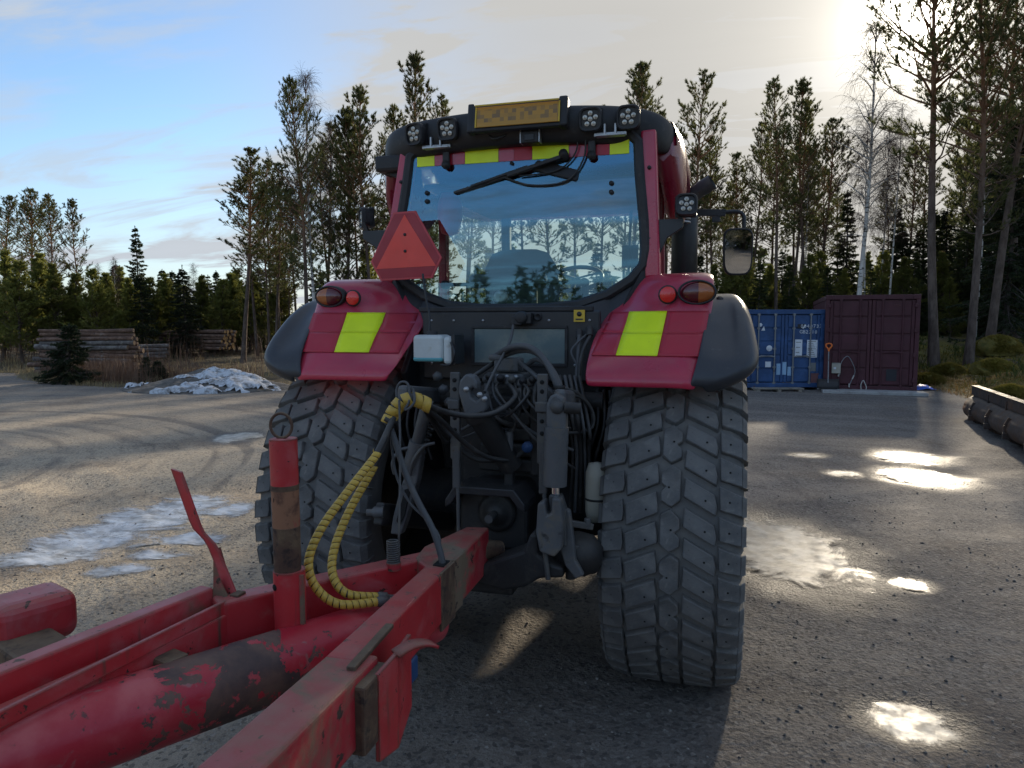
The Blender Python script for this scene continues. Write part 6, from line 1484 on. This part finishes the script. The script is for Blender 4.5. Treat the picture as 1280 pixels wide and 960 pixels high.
# hoses on the tractor
def hose(pts, r, mat='rubber_hose', name='hydraulic_hose', par=None):
    o = MB().tube(pts, r, 9, 7); return o.build(name, mat, par or TR)
A = lambda px, py, Y: at(px, py, Y)
hose([A(618, 446, -.62), A(640, 434, -.75), A(664, 435, -.82), A(684, 455, -.86), A(697, 484, -.9), A(700, 500, -.92)], .017, 'grey_hose')
hose([A(622, 447, -.62), A(650, 438, -.72), A(672, 442, -.8), A(692, 466, -.86), A(703, 492, -.9)], .016, 'grey_hose')
hose([A(655, 462, -.66), A(668, 450, -.72), A(684, 456, -.80), A(700, 480, -.85)], .014, 'grey_hose')
hose([A(648, 452, -.66), A(670, 470, -.8), A(690, 490, -.86), A(706, 500, -.8), A(722, 500, -.7)], .012, 'grey_hose')
hose([A(700, 484, -.8), A(722, 492, -.75), A(738, 510, -.72), A(740, 530, -.72), A(728, 540, -.74), A(710, 541, -.8)], .010, 'rubber_hose')
hose([A(706, 492, -.78), A(728, 498, -.74), A(741, 516, -.72), A(740, 534, -.73), A(726, 541, -.76)], .009, 'rubber_hose')
hose([A(724, 419, -.5), A(722, 450, -.56), A(720, 490, -.62), A(720, 560, -.66)], .011, 'grey_hose')
hose([A(738, 420, -.5), A(728, 440, -.55), A(724, 470, -.6), A(724, 545, -.64)], .011, 'rubber_hose')
hose([A(736, 416, -.48), A(722, 428, -.54), A(714, 440, -.57), A(721, 456, -.58)], .006, 'grey_hose')
hose([A(642, 404, -.47), A(638, 425, -.62), A(628, 446, -.74), A(616, 468, -.86), A(606, 490, -.95)], .008, 'grey_hose', 'socket_cable')
for px, py in ((724, 417), (737, 414)): MB().cyl(A(px, py - 4, -.47), A(px, py + 6, -.50), .018, 12).build('hose_coupling', 'dark_machinery', TR)
cl_ = MB(); 
for k in range(4): cl_.lathe(A(699, 484 + 5 * k, -.92), (0, 0, 1), [(.026, -.01), (.030, 0), (.026, .01)], 14)
cl_.build('hose_clamp', 'dark_machinery', TR)
hose([A(560, 505, -.95), A(580, 480, -.9), A(605, 462, -.72), A(620, 452, -.62)], .013)
hose([A(650, 486, -.8), A(650, 505, -.85), A(644, 530, -.86), A(634, 548, -.85)], .013)
hose([A(560, 545, -.8), A(572, 540, -.8), A(590, 530, -.82), A(600, 520, -.85)], .009, 'grey_hose')
hose([A(555, 530, -.8), A(575, 560, -.82), A(600, 575, -.8), A(640, 572, -.78)], .014)
hose([A(575, 548, -.78), A(595, 540, -.8), A(612, 528, -.82)], .006, 'grey_hose')
pv = random.Random(4)
for k in range(7):      # smaller pipes low in the dark between housing and wheel
    x = .56 + .035 * k; hose([(x, -.50, 1.72), (x + .02, -.60, 1.55), (x - .03, -.58, 1.35 - .03 * k), (x + .02, -.5, 1.15)], .008 + .004 * pv.random(), 'rubber_hose' if k % 2 else 'dark_machinery', 'pipe')
for k in range(5):
    x = -.42 - .05 * k; hose([(x, -.50, 1.70), (x - .01, -.58, 1.5), (x + .03, -.55, 1.3)], .010, 'rubber_hose', 'pipe')
for k, (px, py, cap) in enumerate(((612, 470, 'dark_machinery'), (626, 472, 'black_plastic'), (640, 474, 'grey_machinery'), (654, 476, 'black_plastic'), (666, 474, 'dark_machinery'))):
    q = MB().lathe(A(px, py, -.70), (0, -1, -.25), [(.017, 0), (.017, .03), (.024, .032), (.024, .055), (.018, .06), (.018, .075), (.001, .076)], 14).build('hose_coupler', 'cast_grey', TR); MB().lathe(A(px, py, -.775), (0, -1, -.25), [(.021, 0), (.021, .012), (.001, .016)], 14).build('dust_cap', cap, q)
tang = random.Random(9)
for k in range(9):
    x0, x1 = 598 + 9 * k, 640 + tang.uniform(-50, 85); y1 = tang.uniform(500, 590)
    hose([A(x0, 478, -.74), A(x0 + tang.uniform(-14, 14), 492 + 5 * (k % 3), -.90), A((x0 + x1) / 2, (490 + y1) / 2 + 14, -.93 + .03 * (k % 3)), A(x1, y1, -.78)], tang.choice((.008, .010, .013)), tang.choice(('rubber_hose', 'rubber_hose', 'grey_hose')))
for k in range(5):
    hose([A(700 + 6 * k, 470, -.62), A(705 + 8 * k, 500 + 10 * k, -.78), A(716 + 5 * k, 560, -.70), A(712 + 7 * k, 640, -.6)], .008 + .002 * (k % 3), ('rubber_hose', 'grey_hose')[k % 2])
for k in range(4): MB().lathe(A(548 + 7 * k, 470 + 16 * k, -.62), (.3, -1, 0), [(.02, 0), (.02, .03), (.03, .032), (.03, .05), (.001, .052)], 6).build('pipe_union', 'grey_machinery', TR)
bl_ = MB(); bl_.lathe(A(660, 556, -.78), (.2, -1, 0), [(.02, 0), (.02, .05), (.028, .055), (.028, .08), (.001, .082)], 14); bl_.build('blue_coupling', 'container_blue', TR)
# ------------------------------------------------------------------ trailer drawbar in the foreground, turned a little to the left
TL = thing('trailer', 'red trailer drawbar with chipped paint, rusty tube and yellow wrapped hoses', 'trailer', (-.30, -2.2, 0))
def beam(name, a, b, w, h, top, mat, bev=.012):
    return MB().bar((a[0], a[1], top - h / 2), (b[0], b[1], top - h / 2), w, h).build(name, mat, TL, bev, 3)
rb = beam('drawbar_beam', (.045, -1.30), (.085, -2.46), .105, .215, 1.05, 'trailer_red')
beam('drawbar_beam', (.108, -2.40), (.135, -6.2), .160, .225, 1.046, 'trailer_red_muddy')
lb_ = beam('drawbar_beam', (.020, -1.36), (-.605, -2.165), .100, .215, 1.05, 'trailer_red')
beam('drawbar_beam', (-.585, -2.12), (-1.24, -6.2), .090, .215, 1.005, 'trailer_red')
ap = MB(); ap.prism([(-.075, -1.52), (-.10, -1.36), (-.02, -1.00), (.095, -.98), (.105, -1.36), (.100, -1.60), (.02, -1.62)], 'z', .83, 1.056); ap.build('drawbar_nose', 'trailer_red_muddy', TL, .012, 3)
MB().prism([(.835, -1.02), (1.02, -1.02), (.96, -.90), (.90, -.88)], 'x', -.03, .10) if False else None
g = MB(); g.cyl((.06, -1.0, .94), (.14, -.92, .93), .055, 16, .04); g.build('hitch_eye', 'rusty_steel', TL)
MB().box((.105, -1.47, .94), (.014, .10, .235)).build('weld_plate', 'trailer_red_muddy', TL, .003); MB().box((.108, -1.60, .93), (.012, .16, .25)).build('weld_plate', 'rusty_steel', TL, .003)
MB().box((.068, -1.565, 1.057), (.05, .075, .006)).build('cable_hole', 'stud_hole', TL)
# bracket on the right beam: muddy block, folded red plate with curved lip
MB().box((.163, -2.475, .915), (.115, .17, .215)).build('mud_block', 'rusty_steel', TL, .010)
pl2 = MB(); P2 = [(.224, -2.475), (.240, -2.375), (.208, -2.20)]
for z in (0,): 
    vs = []
    for (x, y), zb, zt in zip(P2, (.745, .735, .775), (1.022, 1.045, 1.03)):
        for q in (0, .014): vs += [(x - q, y, zb), (x - q, y, zt)]
    for i in (0, 4): pl2.add([vs[i + k] for k in range(8)], [(0, 1, 5, 4), (2, 6, 7, 3), (1, 3, 7, 5), (0, 4, 6, 2), (0, 2, 3, 1), (4, 5, 7, 6)])
pl2.build('side_plate', 'trailer_red', TL)
g = MB(); rr = []
for t in np.linspace(0, 1, 12):
    c_ = Vector((.238 + .085 * t, -2.375 + .13 * t, 1.046 + .020 * math.sin(t * 2.4) - .030 * t * t)); rr.append([c_ + Vector((-.03, .02, 0)), c_ + Vector((.012, -.012, 0))])
g.grid(rr); lp = g.build('plate_lip', 'trailer_red_muddy', TL); lp.modifiers.new('thickness', 'SOLIDIFY').thickness = .010
MB().bar((.13, -2.20, 1.052), (.155, -2.52, 1.052), .03, .016).build('edge_strip', 'rusty_steel', TL, .004)
MB().box((.105, -1.98, .79), (.04, .06, .09)).build('blue_bracket', 'container_blue', TL, .008)
MB().box((.20, -3.05, .93), (.03, .04, .23)).build('gusset', 'trailer_red', TL, .004)
# left frame rail, parking brake rod and lever
r1 = MB(); r1.bar((-.672, -2.12, 1.030), (-1.41, -6.2, 1.03), .068, .10); r1.build('frame_rail', 'trailer_red', TL, .01, 3)
MB().bar((-.556, -2.11, 1.027), (-.80, -4.4, 1.005), .018, .050).build('brake_rod', 'trailer_red', TL, .004)
MB().box((-.552, -2.10, 1.035), (.04, .05, .05)).build('rod_clevis', 'rusty_steel', TL, .006)
MB().bar((-.62, -2.42, .93), (-.80, -2.40, .93), .08, .09).build('cross_piece', 'trailer_red', TL, .008); MB().bar((-.52, -2.46, .92), (-.66, -2.42, .92), .09, .10).build('mud_lug', 'rusty_steel', TL, .012)
lv = [(-.815, 1.515), (-.738, 1.315), (-.722, 1.285), (-.675, 1.245), (-.655, 1.215), (-.575, 1.035)]
g = MB(); rr = []
for (x, z) in lv: rr.append([(x - .024, -2.10, z + .006), (x - .024, -2.088, z + .006), (x + .024, -2.088, z - .006), (x + .024, -2.10, z - .006), (x - .024, -2.10, z + .006)])
g.grid(rr, False); g.add(rr[0][:4], [(0, 1, 2, 3)]); g.add(rr[-1][:4], [(0, 1, 2, 3)]); g.build('brake_lever', 'trailer_red', TL, .004)
g = MB(); g.prism([(-.685, 1.05), (-.60, 1.03), (-.635, 1.13), (-.66, 1.215), (-.68, 1.20)], 'y', -2.075, -2.05); g.prism([(-.66, 1.04), (-.57, 1.03), (-.62, 1.12)], 'y', -2.13, -2.115); g.build('lever_bracket', 'trailer_red_muddy', TL, .004)
MB().cyl((-.70, -2.02, 1.09), (-.69, -2.02, 1.15), .012, 8).build('stop_pin', 'rusty_steel', TL)
# support post with ring
PX, PY = -.352, -2.06
pl_ = MB().cyl((PX + .002, PY, .74), (PX, PY, 1.155), .0590, 24).build('post_sleeve', 'trailer_red', TL)
pu = MB().cyl((PX - .006, PY, 1.14), (PX - .007, PY, 1.325), .0500, 24).build('support_post', 'rusty_steel', TL)
MB().cyl((PX - .007, PY, 1.323), (PX - .009, PY, 1.475), .0505, 24).build('worn_section', 'rust_orange', pu)
MB().cyl((PX - .009, PY, 1.473), (PX - .011, PY, 1.655), .0510, 24).build('painted_section', 'trailer_red', pu)
MB().cyl((PX - .0088, PY, 1.462), (PX - .009, PY, 1.482), .0518, 24).build('grease_band', 'rusty_steel', pu)
rg_ = MB(); c = Vector((PX - .018, PY, 1.703)); rg_.tube([c + Vector((.042 * math.cos(t), .006 * math.cos(t), .046 * math.sin(t))) for t in [2 * math.pi * k / 24 for k in range(25)]], .0058, 8, 0, False); rg_.build('lift_ring', 'rusty_steel', TL)
for par, (x, z, r) in ((pu, (PX - .032, 1.43, .0510)), (pl_, (PX - .030, 1.10, .0595))):
    n_ = Vector((.30, -.95, 0)).normalized() if False else Vector((x - PX, -1, 0)); q_ = math.sqrt(max(0, r * r - (x - PX) ** 2)); MB().lathe((x, PY - q_, z), (x - PX, -q_, 0), [(.012, -.004), (.012, .0025), (.001, .003)], 14).build('pin_hole', 'stud_hole', par)
MB().bar((PX + .062, PY - .015, .80), (PX + .060, PY - .015, 1.145), .012, .02, (1, 0, 0)).build('sleeve_seam', 'trailer_red_muddy', pl_)
# big rust-streaked tube between the beams
q0_, q1_ = atz(330, 838, .835), atz(130, 906, .850); dq = (q1_ - q0_).normalized()
a_ = q0_ - dq * .80; b_ = q0_ + dq * 3.2; ax = b_ - a_; Lc = ax.length
cy = MB().lathe((0, 0, 0), (0, 1, 0), [(.001, 0), (.100, 0), (.122, .02), (.126, .05), (.126, Lc)], 64).mesh('centre_tube', 'cylinder_paint')
co = link_mesh('centre_tube', cy, TL, a_ - ROOT[TL]); co.rotation_euler = ax.to_track_quat('Y', 'Z').to_euler()
MB().box((.005, -2.62, .83), (.10, .14, .09), Matrix.Rotation(-.5, 3, 'Z')).build('mud_lug', 'rusty_steel', TL, .018)
# rounded block on the far side rail
hc = atz(36, 771, .89); rz_ = Matrix.Rotation(-.36, 3, 'Z')
MB().box(hc, (.24, .30, .20), rz_).build('rounded_housing', 'trailer_red', TL, .055, 4)
MB().box(hc + rz_ @ Vector((.10, -.06, -.085)), (.46, .20, .12), rz_).build('side_bar', 'rusty_steel', TL, .015)
MB().box(hc + rz_ @ Vector((-.16, -.17, -.06)), (.10, .12, .24), rz_).build('side_post', 'trailer_red', TL, .012)
# running gear behind the viewer
MB().bar((-2.3, -6.3, .62), (.9, -7.0, .62), .14, .14).build('axle', 'rusty_steel', TL, .01)
for c in ((-2.2, -6.32, .5), (.8, -6.98, .5)): MB().lathe(c, (1, -.22, 0), [(.001, .08), (.25, .08), (.27, .15), (.42, .16), (.49, .11), (.50, 0), (.49, -.11), (.42, -.16), (.27, -.15), (.25, -.08), (.001, -.08)], 40).build('trailer_wheel', 'tyre_groove', TL)
MB().bar((-1.45, -6.1, 1.0), (.25, -6.25, 1.0), .14, .2).build('cross_beam', 'trailer_red', TL, .01)
# ---- hose holder: coil spring, rod with hook, hoses in yellow spiral guard
sp = MB(); c = at(492, 706, -1.62); sp.tube([c + Vector((.026 * math.cos(t), .026 * math.sin(t), .0095 * t / 6.283 + .004)) for t in np.linspace(0, 6.283 * 11, 160)], .0042, 6, 0); spo = sp.build('coil_spring', 'grey_machinery', TL)
top = c + Vector((.026, 0, .108)); MB().cyl(c - Vector((0, 0, .02)), c + Vector((0, 0, .012)), .032, 16).build('spring_foot', 'trailer_red_muddy', spo)
k1 = at(499, 500, -1.50)
rod = MB().tube([top, top + Vector((.002, .0, .05)), at(500, 600, -1.57), at(500, 540, -1.53), k1], .0055, 8, 5).build('hose_rod', 'grey_machinery', TL)
hk = MB(); hk.tube([at(497, 512, -1.47), at(496, 498, -1.46), at(496, 486, -1.45), at(501, 478, -1.45), at(509, 479, -1.45), at(512, 490, -1.46), at(511, 503, -1.485), at(506, 512, -1.50), at(512, 510, -1.5), at(518, 502, -1.49), at(517, 489, -1.47), at(515, 485, -1.47)], .0058, 8, 5); hk.build('rod_hook', 'grey_hose', rod)
def path(pts, step):
    q = MB().tube(pts, .01, 3, 24, False); n = len(q.v) // 3
    C = [sum((Vector(q.v[3 * i + k]) for k in range(3)), Vector()) / 3 for i in range(n)]
    out = [C[0]]; acc = 0
    for a, b in zip(C[:-1], C[1:]):
        d = (b - a).length; t = step - acc
        while t <= d: out.append(a + (b - a) * (t / d)); t += step
        acc = (acc + d) % step
    return out
def spiral(pts, r, pitch, width, name='spiral_guard', par=None, thick=.0022):
    """ribbon wound round a hose"""
    per = 14; st = pitch / per; C = path(pts, st); n = len(C); g = MB(); rows = []
    u = (C[1] - C[0]).orthogonal().normalized()
    for i in range(n):
        T = (C[min(i + 1, n - 1)] - C[max(i - 1, 0)]).normalized(); u = (u - T * u.dot(T)).normalized(); w = T.cross(u); an = 2 * math.pi * i / per
        e = u * math.cos(an) + w * math.sin(an); h = T * width / 2
        rows.append([C[i] + e * r - h, C[i] + e * (r + thick) - h * .9, C[i] + e * (r + thick) + h * .9, C[i] + e * r + h])
    g.grid(rows, True); return g.build(name, 'yellow_spiral', par or TL)
h1 = [at(492, 522, -1.48), at(468, 572, -1.62), at(432, 618, -1.76), at(402, 660, -1.88), at(386, 700, -1.95), at(394, 733, -1.97), at(424, 755, -1.94), at(474, 752, -1.84)]
h2 = [at(490, 530, -1.47), at(464, 590, -1.58), at(438, 636, -1.68), at(419, 682, -1.78), at(416, 718, -1.85), at(434, 742, -1.87), at(474, 746, -1.79)]
for hp, c0 in ((h1, 1), (h2, 1)):
    ho = MB().tube(hp, .0145, 10, 8).build('hydraulic_hose', 'rubber_hose', TL)
    ex_ = hp[c0:]; spiral([hp[c0] * .85 + hp[0] * .15] + ex_, .0155, .026, .0235, par=ho)
    e0, e1 = hp[-1], hp[-1] + (hp[-1] - hp[-2]).normalized() * .07
    g = MB(); g.lathe(e0, e1 - e0, [(.017, -.01), (.021, 0), (.021, .03), (.014, .034), (.014, .07), (.019, .072), (.019, .09), (.001, .092)], 14); g.build('hose_fitting', 'grey_machinery', ho)
MB().box(at(470, 770, -1.80), (.12, .05, .03), Matrix.Rotation(.5, 3, 'Z')).build('fitting_bracket', 'dark_machinery', TL, .005)
bt_ = [at(484, 530, -1.47), at(492, 515, -1.465), at(502, 503, -1.46), at(515, 499, -1.45), at(526, 502, -1.43), at(538, 508, -1.41)]
bo_ = MB().tube(bt_, .027, 14, 6).build('hose_bundle', 'rubber_hose', TL); spiral(bt_, .029, .042, .039, par=bo_, thick=.004)
g = MB(); g.lathe(at(488, 525, -1.47), at(492, 515, -1.465) - at(484, 530, -1.47), [(.026, -.012), (.034, -.01), (.034, .01), (.026, .012)], 16); g.build('tape_wrap', 'rubber_hose', bo_)
hose([at(536, 508, -1.41), at(560, 516, -1.25), at(588, 520, -1.15), at(616, 517, -1.06), at(638, 504, -.94), at(648, 488, -.80)], .0145, par=TL)
hose([at(534, 511, -1.41), at(556, 530, -1.25), at(580, 553, -1.1), at(606, 570, -.98), at(634, 575, -.88), at(652, 566, -.80), at(660, 556, -.77)], .0125, par=TL)
hose([at(532, 512, -1.41), at(548, 532, -1.2), at(562, 548, -.98), at(572, 556, -.8)], .010, par=TL)
hose([at(530, 512, -1.41), at(544, 534, -1.25), at(556, 552, -1.05), at(566, 552, -.95)], .008, par=TL)
hose([at(486, 530, -1.47), at(494, 552, -1.49), at(506, 590, -1.52), at(522, 626, -1.54), at(540, 660, -1.55), at(550, 690, -1.56), at(554, 710, -1.565)], .0145, 'grey_hose', 'cable_conduit', TL)
hose([at(489, 532, -1.465), at(490, 560, -1.48), at(496, 596, -1.5), at(512, 628, -1.53), at(536, 652, -1.54), at(549, 672, -1.55), at(548, 692, -1.56), at(556, 706, -1.56)], .0062, 'grey_hose', 'brake_cable', TL)
